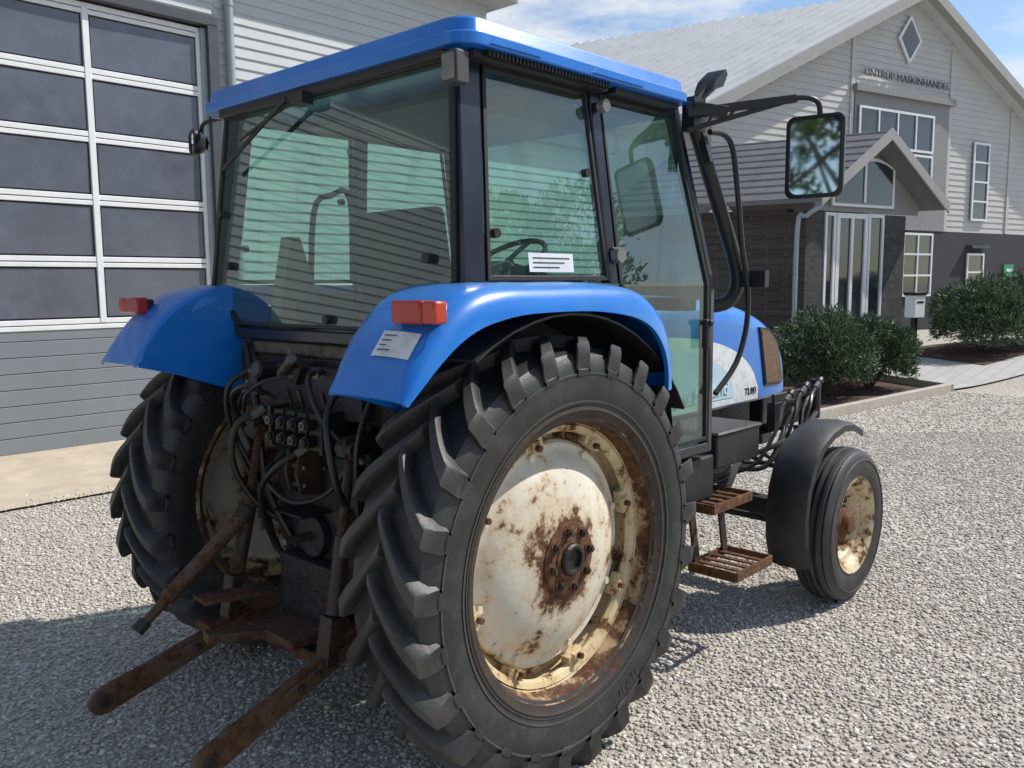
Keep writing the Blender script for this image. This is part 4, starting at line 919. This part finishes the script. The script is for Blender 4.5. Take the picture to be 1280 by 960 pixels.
def bush(x,y,rx,ry,rz,n,nb=9):
    z=gz(x,y); t=thing('bush',(x,y,z),'rounded green dwarf pine bush in the planting bed','bush','dwarf pine bushes by the porch')
    bl=[((x,y,z+rz*.45),(rx*.76,ry*.76,rz*.60))]
    for k in range(nb):
        a=6.28*k/nb+random.uniform(-.3,.3); q=random.uniform(.45,.62); bl.append(((x+rx*q*math.cos(a),y+ry*q*math.sin(a),z+rz*random.uniform(.25,.62)),(rx*.38,ry*.38,rz*random.uniform(.26,.36))))
    tufts('foliage',bl,n,.030,PINE,t)
    m=MB(); 
    for k in range(4):
        a=k*1.6; m.cyl((x,y,z-.02),(x+rx*.4*math.cos(a),y+ry*.4*math.sin(a),z+rz*.5),.025,BARK,8,r2=.012)
    m.obj('branch',t)
bush(10.0,2.40,.85,.80,1.20,22000); bush(11.35,2.20,.85,.75,1.05,19000); bush(12.0,3.0,.75,.75,1.05,12000)
bush(15.9,1.75,1.15,1.0,1.35,19000); bush(17.4,1.35,1.3,1.1,1.42,19000); bush(19.2,1.1,1.2,1.1,1.35,12000)
def tree(x,y,h,r):
    t=thing('tree',(x,y,0),'leafy green deciduous tree across the yard','tree','trees across the yard'); m=MB(); m.tube([(x,y,0),(x+.1,y,h*.3),(x,y+.1,h*.75)],[.22,.06],BARK,10); bl=[]
    for k in range(9):
        a=k*2.4; q=r*random.uniform(.3,.75); zz_=h*random.uniform(.30,.9); e=(x+q*math.cos(a),y+q*math.sin(a),zz_); m.cyl((x,y,h*.25+k*.04*h),e,.07,BARK,6,r2=.02); bl.append((e,(r*.48,r*.48,r*.44)))
    m.obj('trunk',t); tufts('crown',bl,9000,.15,LEAF,t,1.3)
for (x,y,h,r_) in ((9,-17,8,3.2),(15,-16,7,3),(21,-18,9,3.6),(2,-19,7.5,3),(-14,-3.5,9.5,3.9),(-16,.8,10,4.0),(-15,-8,9,3.8)): tree(x,y,h,r_)

# ================================================================ LIGHT, SKY, CAMERA
el=math.radians(49); sd=V((.84*math.cos(el),-.54*math.cos(el),math.sin(el))).normalized()
su=bpy.data.lights.new('sun','SUN'); su.energy=5.0; su.angle=math.radians(.6); su.color=(1,.955,.885); so=bpy.data.objects.new('sun',su); so.rotation_euler=sd.to_track_quat('Z','Y').to_euler(); so.location=(0,0,20); scn.collection.objects.link(so)
W=bpy.data.worlds.new('World'); scn.world=W; W.use_nodes=True; nt=W.node_tree; nt.nodes.clear()
o=N(nt,'ShaderNodeOutputWorld'); bg=N(nt,'ShaderNodeBackground'); sk=N(nt,'ShaderNodeTexSky'); sk.sky_type='NISHITA'; sk.sun_disc=False; sk.sun_elevation=el; sk.sun_rotation=math.atan2(sd.x,sd.y); sk.air_density=1.0; sk.dust_density=.4; sk.ozone_density=2.0
tc=N(nt,'ShaderNodeTexCoord'); mp=N(nt,'ShaderNodeMapping'); mp.inputs['Scale'].default_value=(1,1,3.2); mp.inputs['Location'].default_value=(.3,.1,0); nt.links.new(tc.outputs['Generated'],mp.inputs[0])
n=noise(nt,3.4,9,.64,mp.outputs[0]); r=ramp(nt,n.outputs['Fac'],[(.50,(0,0,0)),(.67,(.9,.9,.9))])
mx=N(nt,'ShaderNodeMixRGB'); nt.links.new(r.outputs[0],mx.inputs[0]); nt.links.new(sk.outputs[0],mx.inputs[1]); mx.inputs[2].default_value=(6.0,6.1,6.2,1)
nt.links.new(mx.outputs[0],bg.inputs[0]); bg.inputs[1].default_value=.15; nt.links.new(bg.outputs[0],o.inputs[0])

pi_=math.radians(6.648); ro_=math.radians(-.443); yaw=math.radians(47.15)
Fw=V((math.sin(yaw)*math.cos(pi_),math.cos(yaw)*math.cos(pi_),-math.sin(pi_))); Rt=V((math.cos(yaw),-math.sin(yaw),0)); Up=Rt.cross(Fw)
R2=Rt*math.cos(ro_)+Up*math.sin(ro_); U2=Up*math.cos(ro_)-Rt*math.sin(ro_)
cd=bpy.data.cameras.new('camera'); cd.sensor_width=36; cd.lens=1067.66/1280*36; cd.clip_end=1500; cd.clip_start=.05
co=bpy.data.objects.new('camera',cd); mt=Matrix((R2,U2,-Fw)).transposed().to_4x4(); mt.translation=V((-2.208,-2.742,1.693)); co.matrix_world=mt; scn.collection.objects.link(co); scn.camera=co
